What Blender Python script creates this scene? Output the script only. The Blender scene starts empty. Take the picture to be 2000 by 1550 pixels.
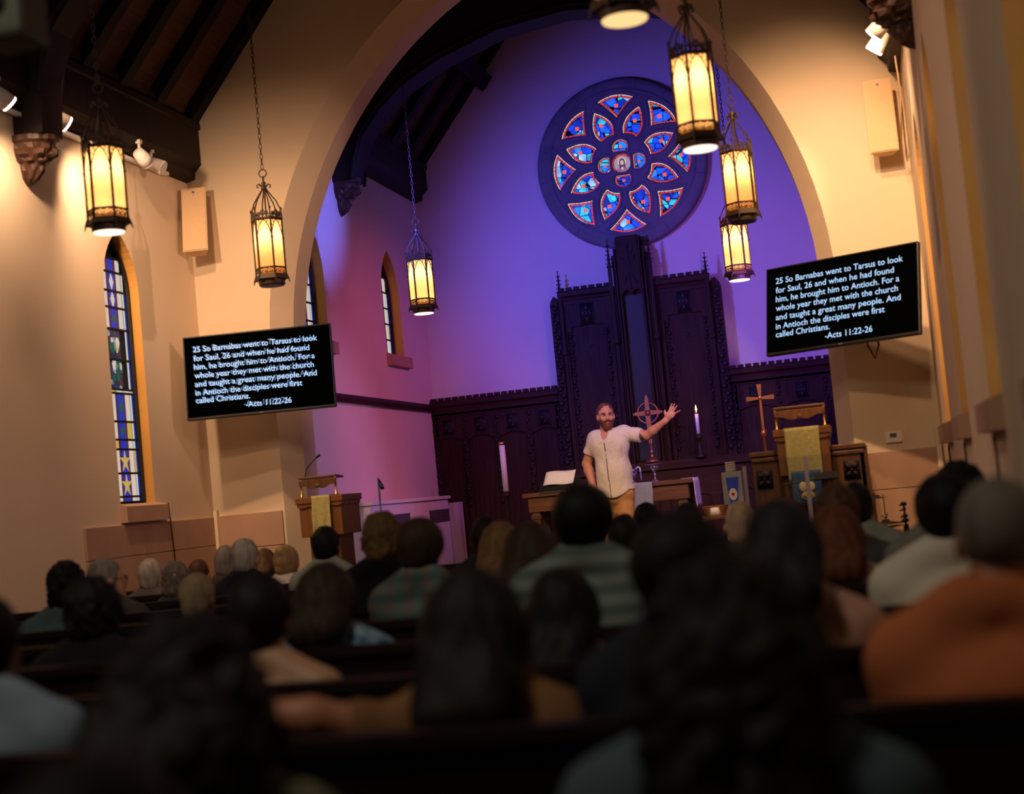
import bpy, bmesh, math, random
import numpy as np
from mathutils import Vector, Matrix
random.seed(7); rng = np.random.default_rng(7)
SC = bpy.context.scene
COL = SC.collection
PI = math.pi

# ------------------------------------------------------------------ camera
R_ = np.array([0.96618145, 0.23959998, -0.09531666]); F_ = np.array([-0.23405834, 0.96999593, 0.06576158])
F_ /= np.linalg.norm(F_); R_ -= F_ * (R_ @ F_); R_ /= np.linalg.norm(R_)
U_ = np.cross(R_, F_); FPX = 2895.5; CAM = np.array([0.0, 0.0, 1.35])
cd = bpy.data.cameras.new('camera'); cam = bpy.data.objects.new('camera', cd); COL.objects.link(cam)
cam.matrix_world = Matrix(((R_[0], U_[0], -F_[0], CAM[0]), (R_[1], U_[1], -F_[1], CAM[1]), (R_[2], U_[2], -F_[2], CAM[2]), (0, 0, 0, 1)))
cd.sensor_width = 36; cd.lens = FPX / 2000 * 36; cd.clip_start = 0.05; cd.clip_end = 100
cd.dof.use_dof = True; cd.dof.focus_distance = 14.75; cd.dof.aperture_fstop = 1.5; cd.dof.aperture_blades = 0
SC.camera = cam
SC.view_settings.view_transform = 'Standard'; SC.view_settings.look = 'None'
SC.view_settings.gamma = 1; SC.view_settings.use_curve_mapping = False
SC.view_settings.exposure = 0.0
w = bpy.data.worlds.new('world'); SC.world = w; w.use_nodes = True
w.node_tree.nodes['Background'].inputs[0].default_value = (0.30, 0.33, 0.30, 1)
w.node_tree.nodes['Background'].inputs[1].default_value = 0.02
SC.cycles.max_bounces = 6; SC.cycles.diffuse_bounces = 3; SC.cycles.glossy_bounces = 3
SC.cycles.transmission_bounces = 4; SC.cycles.transparent_max_bounces = 8
SC.cycles.sample_clamp_indirect = 4; SC.cycles.caustics_reflective = False; SC.cycles.caustics_refractive = False
SC.cycles.use_denoising = True

# key planes of the church (metres): nave walls, end wall, chancel, centre line
XL, XR, YB, YD, XM, XC, XCR, ZP = -5.511, 0.484, 11.667, 17.0, -2.513, -5.07, 0.044, 0.35

def spot(name, loc, target, energy, color, deg, blend=0.6, radius=0.05):
    l = bpy.data.lights.new(name, 'SPOT'); o = bpy.data.objects.new(name, l); COL.objects.link(o)
    l.energy = energy; l.color = color; l.spot_size = math.radians(deg); l.spot_blend = blend; l.shadow_soft_size = radius
    o.location = loc; o.rotation_euler = (Vector(target) - Vector(loc)).to_track_quat('-Z', 'Y').to_euler()
    return o
def point(name, loc, energy, color, radius=0.05):
    l = bpy.data.lights.new(name, 'POINT'); o = bpy.data.objects.new(name, l); COL.objects.link(o)
    l.energy = energy; l.color = color; l.shadow_soft_size = radius; o.location = loc
    return o
WARM = (1.0, 0.585, 0.33); WARM2 = (1.0, 0.63, 0.41)
# coloured stage lamps of the chancel, behind the arch
spot('blue_wash_left', (-4.50, 12.4, 4.4), (-1.9, 17, 3.6), 980, (0.085, 0.085, 1.0), 80, 1.0, 0.12)
spot('violet_wash_right', (-0.45, 12.5, 3.2), (-2.2, 17, 2.7), 270, (0.34, 0.08, 1.0), 85, 1.0, 0.12)
spot('blue_wash_right', (-0.4, 12.7, 4.3), (-5.07, 13.45, 4.5), 1250, (0.15, 0.15, 1.0), 27, 0.8, 0.1)
spot('magenta_wash_right', (-0.35, 13.0, 4.3), (-5.07, 15.3, 2.3), 330, (1.0, 0.13, 0.42), 52, 1.0, 0.1)
spot('violet_wash_low', (-0.4, 12.7, 2.4), (-5.07, 13.5, 1.7), 210, (0.62, 0.34, 1.0), 42, 0.9, 0.1)
# warm track spots of the nave, followed by added fills for its walls
spot('track_spot_left_a', (-5.26, 9.50, 4.20), (-4.7, 12.6, 1.6), 110, WARM2, 130, 0.9, 0.05)
spot('track_spot_left_b', (-5.20, 8.55, 4.20), (-5.4, 9.9, 1.2), 80, WARM2, 130, 0.9, 0.05)
spot('track_spot_right_a', (0.22, 10.0, 4.16), (-0.2, 11.667, 2.9), 50, WARM2, 120, 0.9, 0.04)
spot('track_spot_right_b', (0.22, 10.3, 4.20), (-2.6, 14.4, 1.8), 80, WARM2, 40, 0.7, 0.04)
spot('track_spot_right_c', (0.20, 10.1, 4.15), (-5.1, 11.6, 3.5), 300, (1.0, 0.60, 0.44), 36, 0.9, 0.04)
spot('nave_spot_far_left', (-4.55, 8.4, 5.4), (-4.6, 11.6, 2.0), 430, WARM, 66, 1.0, 0.08)
spot('nave_spot_far_right', (-0.15, 8.2, 5.2), (-0.1, 11.667, 2.75), 620, WARM, 62, 1.0, 0.06)
spot('nave_spot_far_right_b', (-0.5, 9.0, 5.3), (-0.1, 11.667, 2.6), 300, WARM, 62, 1.0, 0.06)
spot('stage_spot', (-1.2, 8.6, 5.4), (-2.5, 14.6, 1.6), 520, (1.0, 0.79, 0.58), 20, 0.8, 0.08)
spot('nave_fill_left', (-5.2, 7.0, 4.1), (-5.2, 11.667, 2.3), 110, WARM, 26, 1.0, 0.06)  # added fill, lifts the shade below the left television
spot('nave_fill_right', (0.2, 7.0, 4.1), (0.05, 11.667, 2.2), 130, WARM, 30, 1.0, 0.06)  # same kind of added fill, below the right television
spot('wall_fill_right', (-4.7, 4.6, 5.0), (0.48, 8.0, 2.3), 330, (1.0, 0.60, 0.42), 46, 1.0, 0.1)  # fill without a fixture, added to brighten the right wall
spot('wall_fill_left', (-0.3, 4.6, 5.0), (-5.5, 9.6, 1.4), 330, (1.0, 0.60, 0.44), 40, 1.0, 0.6)  # its counterpart, added for the dim lower left wall
# added fill over the pews, lifts the dark congregation
spot('pew_fill', (-2.5, 0.8, 6.2), (-2.5, 5.0, 1.0), 390, (1.0, 0.86, 0.70), 110, 1.0, 0.5)

# ------------------------------------------------------------------ helpers
def at(px, py, Y):
    d = (px - 1000) / FPX * R_ - (py - 775) / FPX * U_ + F_
    return Vector(CAM + d * (Y / d[1]))
def atx(px, py, X):
    d = (px - 1000) / FPX * R_ - (py - 775) / FPX * U_ + F_
    return Vector(CAM + d * (X / d[0]))

def tag(o, label, cat, group=None):
    o['label'] = label; o['category'] = cat
    if group: o['group'] = group
    return o
def thing(name, label, cat, loc=(0, 0, 0), rotz=0.0, group=None):
    o = bpy.data.objects.new(name, None); COL.objects.link(o); o.empty_display_size = 0.1
    o.location = loc; o.rotation_euler = (0, 0, rotz)
    return tag(o, label, cat, group)
def link_mesh(name, me, mats, parent=None, smooth=False, bevel=0):
    o = bpy.data.objects.new(name, me); COL.objects.link(o)
    if not isinstance(mats, (list, tuple)): mats = [mats]
    for m in mats: me.materials.append(m)
    if parent: o.parent = parent
    if smooth:
        me.polygons.foreach_set('use_smooth', [True] * len(me.polygons))
    if bevel:
        b = o.modifiers.new('bevel', 'BEVEL'); b.width = bevel; b.segments = 2; b.limit_method = 'ANGLE'
    return o
def struct(o, label=None, cat=None):
    o['kind'] = 'structure'
    if label: o['label'] = label
    if cat: o['category'] = cat
    return o

class MB:
    def __init__(s): s.v = []; s.f = []; s.mi = []; s.cur = 0
    def raw(s, vs, fs):
        n = len(s.v); s.v += [tuple(v) for v in vs]; s.f += [tuple(i + n for i in f) for f in fs]; s.mi += [s.cur] * len(fs); return s
    def box(s, c, d, M=None):
        x, y, z = d[0] / 2, d[1] / 2, d[2] / 2
        vs = [Vector((a * x, b * y, e * z)) for a in (-1, 1) for b in (-1, 1) for e in (-1, 1)]
        if M is not None: vs = [M @ v for v in vs]
        return s.raw([v + Vector(c) for v in vs], [(0, 1, 3, 2), (4, 6, 7, 5), (0, 4, 5, 1), (2, 3, 7, 6), (0, 2, 6, 4), (1, 5, 7, 3)])
    def bx(s, x0, x1, y0, y1, z0, z1): return s.box(((x0 + x1) / 2, (y0 + y1) / 2, (z0 + z1) / 2), (x1 - x0, y1 - y0, z1 - z0))
    def prism(s, poly, a, b, plane='xz'):
        # polygon in a plane, extruded along the third axis from a to b
        def P(p, t): return {'xz': (p[0], t, p[1]), 'yz': (t, p[0], p[1]), 'xy': (p[0], p[1], t)}[plane]
        n = len(poly); vs = [P(p, a) for p in poly] + [P(p, b) for p in poly]
        fs = [tuple(range(n)), tuple(range(2 * n - 1, n - 1, -1))] + [(i, i + n, (i + 1) % n + n, (i + 1) % n) for i in range(n)]
        return s.raw(vs, fs)
    def tube(s, pts, r, n=8, closed=False):
        pts = [Vector(p) for p in pts]; m = len(pts); rr = r if isinstance(r, (list, tuple)) else [r] * m
        vs = []; prev = None
        for i, p in enumerate(pts):
            if closed: t = pts[(i + 1) % m] - pts[i - 1]
            else: t = pts[min(i + 1, m - 1)] - pts[max(i - 1, 0)]
            t.normalize()
            if prev is None:
                u = t.cross(Vector((0, 0, 1)) if abs(t.z) < 0.9 else Vector((1, 0, 0))).normalized()
            else:
                u = (prev - t * prev.dot(t)).normalized()
            prev = u; w_ = t.cross(u)
            for k in range(n):
                a = 2 * PI * k / n; vs.append(p + (u * math.cos(a) + w_ * math.sin(a)) * rr[i])
        fs = []
        for i in range(m if closed else m - 1):
            j = (i + 1) % m
            fs += [(i * n + k, i * n + (k + 1) % n, j * n + (k + 1) % n, j * n + k) for k in range(n)]
        if not closed: fs += [tuple(range(n - 1, -1, -1)), tuple((m - 1) * n + k for k in range(n))]
        return s.raw(vs, fs)
    def lathe(s, prof, c=(0, 0, 0), n=16, a0=0.0):
        vs = []; m = len(prof)
        for r, z in prof:
            for k in range(n):
                a = a0 + 2 * PI * k / n; vs.append((c[0] + r * math.cos(a), c[1] + r * math.sin(a), c[2] + z))
        fs = [(i * n + k, i * n + (k + 1) % n, (i + 1) * n + (k + 1) % n, (i + 1) * n + k) for i in range(m - 1) for k in range(n)]
        fs += [tuple(range(n - 1, -1, -1)), tuple((m - 1) * n + k for k in range(n))]
        return s.raw(vs, fs)
    def ball(s, c, r, nu=10, nv=7):
        if not isinstance(r, (list, tuple)): r = (r, r, r)
        vs = []
        for j in range(nv + 1):
            t = PI * j / nv
            for i in range(nu):
                a = 2 * PI * i / nu
                vs.append((c[0] + r[0] * math.sin(t) * math.cos(a), c[1] + r[1] * math.sin(t) * math.sin(a), c[2] + r[2] * math.cos(t)))
        return s.raw(vs, [(j * nu + i, (j + 1) * nu + i, (j + 1) * nu + (i + 1) % nu, j * nu + (i + 1) % nu) for j in range(nv) for i in range(nu)])
    def grid(s, P):
        n, m = len(P), len(P[0])
        return s.raw([p for row in P for p in row], [(i * m + j, i * m + j + 1, (i + 1) * m + j + 1, (i + 1) * m + j) for i in range(n - 1) for j in range(m - 1)])
    def mesh(s, name):
        me = bpy.data.meshes.new(name); me.from_pydata(s.v, [], s.f); me.validate()
        if len(me.polygons) == len(s.mi): me.polygons.foreach_set('material_index', s.mi)
        bm = bmesh.new(); bm.from_mesh(me); bmesh.ops.recalc_face_normals(bm, faces=bm.faces); bm.to_mesh(me); bm.free()
        return me
    def build(s, name, mats, parent=None, smooth=False, bevel=0): return link_mesh(name, s.mesh(name), mats, parent, smooth, bevel)

def filled(loops, extrude=0.0, bevel=0.0):
    """2D outline with holes -> (verts, faces) in the plane, thickness 2*extrude along its normal"""
    c = bpy.data.curves.new('tmp', 'CURVE'); c.dimensions = '2D'; c.fill_mode = 'BOTH'; c.extrude = extrude; c.bevel_depth = bevel; c.bevel_resolution = 1
    for L in loops:
        sp = c.splines.new('POLY'); sp.points.add(len(L) - 1)
        for i, p in enumerate(L): sp.points[i].co = (p[0], p[1], 0, 1)
        sp.use_cyclic_u = True
    o = bpy.data.objects.new('tmp', c); COL.objects.link(o)
    dg = bpy.context.evaluated_depsgraph_get(); dg.update()
    me = bpy.data.meshes.new_from_object(o.evaluated_get(dg))
    vs = [v.co.copy() for v in me.vertices]; fs = [tuple(p.vertices) for p in me.polygons]
    bpy.data.objects.remove(o); bpy.data.curves.remove(c); bpy.data.meshes.remove(me)
    return vs, fs

def circle(cx, cz, r, n=48): return [(cx + r * math.cos(2 * PI * i / n), cz + r * math.sin(2 * PI * i / n)) for i in range(n)]
def pointed(y0, y1, z0, zs, n=8, k=0.0):
    """gothic opening outline from (y0,z0) up over the point and down to (y1,z0); k moves the arc centres outward"""
    wd = y1 - y0; m = (y0 + y1) / 2; h = wd / 2; Rr = h + k * h if k else wd; cx = Rr - h
    L = [(y0, z0)]
    a1 = math.acos(cx / Rr)
    for i in range(n + 1):
        a = PI - a1 * i / n; L.append((m + cx + Rr * math.cos(a), zs + Rr * math.sin(a)))
    for i in range(n - 1, -1, -1):
        a = a1 * i / n; L.append((m - cx + Rr * math.cos(a), zs + Rr * math.sin(a)))
    L.append((y1, z0)); return L

# ------------------------------------------------------------------ materials
def srgb(r, g, b):
    f = lambda c: (c / 255 / 12.92) if c / 255 <= 0.04045 else ((c / 255 + 0.055) / 1.055) ** 2.4
    return (f(r), f(g), f(b), 1)
def newmat(name):
    m = bpy.data.materials.new(name); m.use_nodes = True
    return m, m.node_tree, m.node_tree.nodes['Principled BSDF']
def mat(name, c, rough=0.6, metal=0.0, var=0.12, scale=6.0, bump=0.0, stretch=(1, 1, 1), spec=0.5, c2=None):
    m, nt, b = newmat(name); N = nt.nodes; L = nt.links
    tc = N.new('ShaderNodeTexCoord'); mp = N.new('ShaderNodeMapping'); mp.inputs['Scale'].default_value = stretch
    nz = N.new('ShaderNodeTexNoise'); nz.inputs['Scale'].default_value = scale; nz.inputs['Detail'].default_value = 5
    L.new(tc.outputs['Object'], mp.inputs[0]); L.new(mp.outputs[0], nz.inputs['Vector'])
    rp = N.new('ShaderNodeValToRGB'); rp.color_ramp.elements[0].position = 0.3; rp.color_ramp.elements[1].position = 0.7
    rp.color_ramp.elements[0].color = c2 if c2 else (c[0] * (1 - var), c[1] * (1 - var), c[2] * (1 - var), 1)
    rp.color_ramp.elements[1].color = (min(1, c[0] * (1 + var)), min(1, c[1] * (1 + var)), min(1, c[2] * (1 + var)), 1)
    L.new(nz.outputs['Fac'], rp.inputs[0]); L.new(rp.outputs[0], b.inputs['Base Color'])
    b.inputs['Roughness'].default_value = rough; b.inputs['Metallic'].default_value = metal; b.inputs['Specular IOR Level'].default_value = spec
    if bump:
        bp = N.new('ShaderNodeBump'); bp.inputs['Strength'].default_value = bump; bp.inputs['Distance'].default_value = 0.01
        L.new(nz.outputs['Fac'], bp.inputs['Height']); L.new(bp.outputs[0], b.inputs['Normal'])
    return m
def emat(name, c, st, base=(0, 0, 0, 1)):
    m, nt, b = newmat(name); b.inputs['Base Color'].default_value = base
    b.inputs['Emission Color'].default_value = c; b.inputs['Emission Strength'].default_value = st; b.inputs['Roughness'].default_value = 0.4
    return m
def wood(name, c, rough=0.45, axis=2, var=0.3, spec=0.4):
    st = [14, 14, 14]; st[axis] = 1.0
    return mat(name, c, rough, 0, var, 3.0, 0.15, tuple(st), spec)

M_plaster = mat('cream_plaster', srgb(222, 200, 167), 0.85, 0, 0.03, 1.2, 0.04)
M_plaster2 = mat('chancel_plaster', srgb(222, 205, 190), 0.85, 0, 0.03, 1.0, 0.03)
M_ochre = mat('ochre_reveal_paint', srgb(205, 148, 66), 0.7, 0, 0.06, 3)
M_stone = mat('wainscot_stone', srgb(176, 140, 112), 0.7, 0, 0.08, 3.0, 0.05)
M_greystone = mat('grey_limestone', srgb(112, 104, 104), 0.85, 0, 0.15, 5.0, 0.15)
M_darkwood = wood('dark_oak', srgb(52, 29, 24), 0.55, spec=0.1)
M_darkwood_h = wood('dark_oak_horizontal', srgb(56, 31, 25), 0.55, 0, spec=0.1)
M_carve = wood('dark_carved_oak', srgb(30, 20, 19), 0.55)
M_incise = mat('dark_incised_line', srgb(28, 16, 18), 0.6)
M_oak = wood('medium_oak', srgb(116, 74, 40), 0.4)
M_oak_h = wood('medium_oak_horizontal', srgb(104, 66, 37), 0.4, 0)
M_oakdark = wood('brown_oak', srgb(92, 60, 36), 0.4)
M_rafter = wood('blackened_rafter', srgb(22, 17, 15), 0.7, 1, 0.2, 0.2)
M_truss = wood('truss_timber', srgb(34, 22, 17), 0.6, 2, 0.25, 0.2)
M_plank = wood('roof_planking', srgb(84, 56, 38), 0.7, 1, 0.25, 0.2)
M_corbel = wood('carved_corbel_wood', srgb(66, 42, 29), 0.5)
M_floor = wood('floor_boards', srgb(70, 45, 32), 0.5, 1)
M_pew = wood('pew_wood', srgb(30, 18, 14), 0.6, 0, .3, .15)
M_bronze = mat('dark_bronze', srgb(56, 40, 26), 0.55, 0.5, 0.2, 20)
M_brass = mat('brass', srgb(200, 150, 70), 0.28, 1.0, 0.1, 10)
M_oldbrass = mat('old_brass', srgb(176, 112, 84), 0.38, 0.8, 0.15, 10)
M_silver = mat('silver', srgb(215, 212, 220), 0.2, 1.0, 0.05, 10)
M_black = mat('black_plastic', srgb(18, 18, 20), 0.4, 0, 0.1, 10)
M_blackmetal = mat('black_metal', srgb(22, 22, 24), 0.35, 0.6, 0.1, 10)
M_chrome = mat('chrome', srgb(200, 200, 205), 0.15, 1.0, 0.03, 8)
M_screen = mat('screen_glass', srgb(2, 3, 3), 0.7, 0, 0.05, 3, spec=0.0)
M_text = emat('screen_lettering', srgb(176, 214, 255), 1.15)
M_textdim = emat('screen_lettering_ghost', srgb(110, 160, 225), 0.55)
M_speaker = mat('cream_speaker_paint', srgb(222, 190, 146), 0.6, 0, 0.03, 4)
M_white = mat('white_paint', srgb(232, 226, 216), 0.5, 0, 0.03, 6)
M_wax = mat('white_wax', srgb(236, 226, 224), 0.5, 0, 0.03, 6)
M_linen = mat('white_linen', srgb(230, 222, 224), 0.9, 0, 0.04, 30, 0.1)
M_runner = mat('grey_table_runner', srgb(150, 152, 150), 0.9, 0, 0.06, 30, 0.1)
M_green = mat('olive_green_brocade', srgb(166, 156, 92), 0.8, 0, 0.14, 40, 0.1)
M_denim = mat('blue_woven_cloth', srgb(52, 84, 120), 0.9, 0, 0.25, 30, 0.1)
M_cream = mat('cream_applique', srgb(214, 196, 158), 0.9, 0, 0.06, 20)
M_yellowcloth = mat('yellow_applique', srgb(186, 168, 84), 0.9, 0, 0.06, 20)
M_flame = emat('candle_flame', srgb(255, 196, 120), 9)
M_lens = emat('lamp_lens', srgb(255, 226, 206), 9)
M_disc = emat('lantern_downlight_diffuser', srgb(255, 230, 205), 1.6)
M_discsoft = emat('lantern_worn_diffuser', srgb(255, 208, 140), 1.2)
M_lead = mat('window_lead', srgb(12, 12, 14), 0.6, 0.2, 0.1, 10)

def amber():
    m, nt, b = newmat('amber_lantern_glass'); N = nt.nodes; L = nt.links
    tr = N.new('ShaderNodeBsdfTranslucent'); tr.inputs[0].default_value = srgb(255, 198, 124)
    df = N.new('ShaderNodeBsdfDiffuse'); df.inputs[0].default_value = srgb(225, 160, 70)
    em = N.new('ShaderNodeEmission'); em.inputs[0].default_value = srgb(255, 142, 44); em.inputs[1].default_value = 0.34
    mx = N.new('ShaderNodeMixShader'); mx.inputs[0].default_value = 0.06
    ad = N.new('ShaderNodeAddShader'); L.new(tr.outputs[0], mx.inputs[1]); L.new(df.outputs[0], mx.inputs[2])
    L.new(mx.outputs[0], ad.inputs[0]); L.new(em.outputs[0], ad.inputs[1]); L.new(ad.outputs[0], N['Material Output'].inputs[0])
    return m
M_amber = amber()
def clearglass():
    m, nt, b = newmat('clear_acrylic'); N = nt.nodes; L = nt.links
    t = N.new('ShaderNodeBsdfTransparent'); t.inputs[0].default_value = (0.93, 0.94, 0.96, 1)
    g = N.new('ShaderNodeBsdfGlossy'); g.inputs['Roughness'].default_value = 0.08
    mx = N.new('ShaderNodeMixShader'); mx.inputs[0].default_value = 0.06
    L.new(t.outputs[0], mx.inputs[1]); L.new(g.outputs[0], mx.inputs[2]); L.new(mx.outputs[0], N['Material Output'].inputs[0])
    return m
M_acrylic = clearglass()
M_acryliced = mat('frosted_acrylic_edge', srgb(176, 160, 172), 0.35, 0, 0.05, 6)
def glassmat(name, cols, scale, st, edge=0.06):
    """leaded glass: cells of coloured glass lit from outside, dark lead between"""
    m, nt, b = newmat(name); N = nt.nodes; L = nt.links
    tc = N.new('ShaderNodeTexCoord')
    v1 = N.new('ShaderNodeTexVoronoi'); v1.inputs['Scale'].default_value = scale; v1.inputs['Randomness'].default_value = 0.7
    v2 = N.new('ShaderNodeTexVoronoi'); v2.feature = 'DISTANCE_TO_EDGE'; v2.inputs['Scale'].default_value = scale; v2.inputs['Randomness'].default_value = 0.7
    L.new(tc.outputs['Object'], v1.inputs['Vector']); L.new(tc.outputs['Object'], v2.inputs['Vector'])
    sp = N.new('ShaderNodeSeparateColor'); L.new(v1.outputs['Color'], sp.inputs[0])
    rp = N.new('ShaderNodeValToRGB'); rp.color_ramp.interpolation = 'CONSTANT'
    E = rp.color_ramp.elements
    while len(E) < len(cols): E.new(0.5)
    for i, c in enumerate(cols): E[i].position = i / len(cols); E[i].color = c
    L.new(sp.outputs[0], rp.inputs[0])
    nz = N.new('ShaderNodeTexNoise'); nz.inputs['Scale'].default_value = scale * 1.1; L.new(tc.outputs['Object'], nz.inputs['Vector'])
    mr = N.new('ShaderNodeMapRange'); mr.inputs[1].default_value = 0.35; mr.inputs[2].default_value = 0.7; mr.inputs[3].default_value = 0.75; mr.inputs[4].default_value = 1.9
    L.new(nz.outputs['Fac'], mr.inputs[0])
    gt = N.new('ShaderNodeMath'); gt.operation = 'GREATER_THAN'; gt.inputs[1].default_value = edge; L.new(v2.outputs['Distance'], gt.inputs[0])
    mu = N.new('ShaderNodeMath'); mu.operation = 'MULTIPLY'; L.new(gt.outputs[0], mu.inputs[0]); L.new(mr.outputs[0], mu.inputs[1])
    m2 = N.new('ShaderNodeMath'); m2.operation = 'MULTIPLY'; m2.inputs[1].default_value = st; L.new(mu.outputs[0], m2.inputs[0])
    b.inputs['Base Color'].default_value = (0.01, 0.01, 0.015, 1); b.inputs['Roughness'].default_value = 0.3
    L.new(rp.outputs[0], b.inputs['Emission Color']); L.new(m2.outputs[0], b.inputs['Emission Strength'])
    return m
M_gblue = glassmat('blue_leaded_glass', [srgb(20, 60, 220), srgb(30, 110, 235), srgb(40, 170, 215), srgb(28, 80, 230), srgb(130, 180, 255), srgb(18, 50, 190)], 9.5, 1.15, 0.035)
M_gwhite = emat('white_border_glass', srgb(238, 240, 250), 1.15)
M_gred = emat('red_border_glass', srgb(235, 62, 42), 0.85)
M_gorange = emat('orange_flower_glass', srgb(255, 96, 40), 1.0)
M_gface = emat('pale_painted_glass', srgb(226, 196, 205), 0.8)
M_gsky = emat('lavender_painted_glass', srgb(168, 158, 196), 0.8)
M_ghalo = emat('rose_painted_glass', srgb(226, 150, 150), 0.7)
M_ghair = emat('brown_painted_glass', srgb(112, 66, 70), 0.6)
M_grobe = emat('mauve_painted_glass', srgb(170, 112, 132), 0.7)
M_gcream = emat('cream_window_glass', srgb(232, 222, 205), 0.72)
M_gbl = emat('blue_window_glass', srgb(24, 62, 200), 0.6)
M_grd = emat('red_window_glass', srgb(150, 26, 28), 0.6)
M_ggn = emat('green_window_glass', srgb(20, 110, 90), 0.5)
M_gyl = emat('yellow_window_glass', srgb(225, 190, 90), 0.7)
M_gmix = glassmat('figure_window_glass', [srgb(18, 40, 110), srgb(20, 60, 60), srgb(30, 40, 90), srgb(150, 150, 160), srgb(25, 35, 60), srgb(60, 40, 60)], 22, 0.55, 0.05)

# ------------------------------------------------------------------ the setting
m = MB(); m.bx(XL - 0.6, XR + 0.6, -1.0, 10.75, -0.1, 0); struct(m.build('floor', M_floor))
m = MB(); m.bx(XL + 0.002, XR - 0.002, 10.75, YD, -0.1, ZP); struct(m.build('floor_platform', M_oakdark, bevel=0.01))
SLOPE = 1.205; ZE = 4.787
def gable(x0, x1, z0, ze): return [(x0, z0), (x1, z0), (x1, ze), ((x0 + x1) / 2, ze + (x1 - x0) / 2 * SLOPE), (x0, ze)]
# side walls with pointed window openings
WIN_L = [(10.09, 10.635)]
WIN_R = [(10.04, 10.635), (8.09, 8.70), (5.95, 6.56), (3.85, 4.45)]
def side_wall(name, x, sgn, y0, y1, ztop, wins, mat_):
    vs, fs = filled([[(y0, 0), (y1, 0), (y1, ztop), (y0, ztop)]] + [pointed(a, b, zb, zs) for a, b, zb, zs in wins], 0.0)
    b = MB(); b.raw([(x, v[0], v[1]) for v in vs], fs)
    b.bx(x + sgn * 0.16, x + sgn * 0.22, y0, y1, 0, ztop)
    return struct(b.build(name, mat_))
def wz(w_): return [(a, b, 1.56, 3.68 - (b - a) * 0.866) for a, b in w_]
side_wall('wall_left', XL, -1, -0.5, YB, 5.0, wz(WIN_L), M_plaster)
side_wall('wall_right', XR, 1, -0.5, YB, 5.0, wz(WIN_R), M_plaster)
WIN_C = [(13.0, 13.637, 3.03, 3.64), (15.40, 16.02, 3.03, 3.67)]
side_wall('wall_chancel_left', XC, -1, YB + 0.5, YD, 5.6, WIN_C, M_plaster2)
b = MB(); b.bx(XCR, XCR + 0.1, YB + 0.5, YD, 0, 5.6); struct(b.build('wall_chancel_right', M_plaster2))
b = MB(); b.prism(gable(XC - 0.1, XCR + 0.1, 0, 5.45), YD, YD + 0.15); struct(b.build('wall_back', M_plaster2))

# end wall with the chancel arch: front face, splayed face, soffit
def arch(hw, k=1.08, z0=2.75, n=22):
    Rr = hw + k; top = math.acos(k / Rr); L = [(-hw, 0.0)]
    for i in range(n + 1):
        a = PI - top * i / n; L.append((k + Rr * math.cos(a), z0 + Rr * math.sin(a)))
    return L + [(-p[0], p[1]) for p in reversed(L[:-1])]
A_o = [(XM + p[0], p[1]) for p in arch(2.352)]; A_i = [(XM + p[0], p[1]) for p in arch(2.226)]
def arched_face(A, y, x0, x1, ze):
    out = [(x0, 0)] + A + [(x1, 0), (x1, ze), ((x0 + x1) / 2, ze + (x1 - x0) / 2 * SLOPE), (x0, ze)]
    vs, fs = filled([out], 0.0); return [(v[0], y, v[1]) for v in vs], fs
b = MB(); b.raw(*arched_face(A_o, YB, XL - 0.05, XR + 0.05, 4.80)); b.raw(*arched_face(A_i, YB + 0.5, XL - 0.05, XR + 0.05, 5.6))
n = len(A_o)
b.raw([(p[0], YB, p[1]) for p in A_o] + [(p[0], YB + 0.22, p[1]) for p in A_i], [(i, i + 1, i + 1 + n, i + n) for i in range(n - 1)])
b.raw([(p[0], YB + 0.22, p[1]) for p in A_i] + [(p[0], YB + 0.5, p[1]) for p in A_i], [(i, i + 1, i + 1 + n, i + n) for i in range(n - 1)])
struct(b.build('wall_end', M_plaster))

# stone wainscots, string course
b = MB()
for y0, y1 in ((9.523, 10.36), (10.365, YB - 0.03)):
    for z0, z1 in ((0.62, 1.165), (1.17, 1.405)): b.bx(XL, XL + 0.022, y0, y1, z0, z1)
    b.bx(XL, XL + 0.022, y0, y1, 0, 0.615)
struct(b.build('trim_wainscot_left', M_stone, bevel=0.003))
b = MB()
for x0, x1 in ((XL + 0.02, XM - 2.37), (XM + 2.37, XR)):
    for z0, z1 in ((0.36, 0.80), (0.805, 1.12), (1.125, 1.408)): b.bx(x0, x1, YB - 0.022, YB, z0, z1)
struct(b.build('trim_wainscot_end', M_stone, bevel=0.003))
b = MB(); b.bx(XL + 0.018, XL + 0.05, YB - 0.05, YB - 0.018, 0.36, 1.46); b.bx(XR - 0.05, XR - 0.012, YB - 0.05, YB - 0.012, 0.36, 1.55)
struct(b.build('trim_corner_bead', M_plaster))
b = MB(); b.prism([(XC, 2.42), (XC + 0.05, 2.42), (XC + 0.06, 2.46), (XC + 0.05, 2.50), (XC, 2.51)], YB + 0.5, YD)
struct(b.build('trim_string_course', M_darkwood_h))

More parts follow.
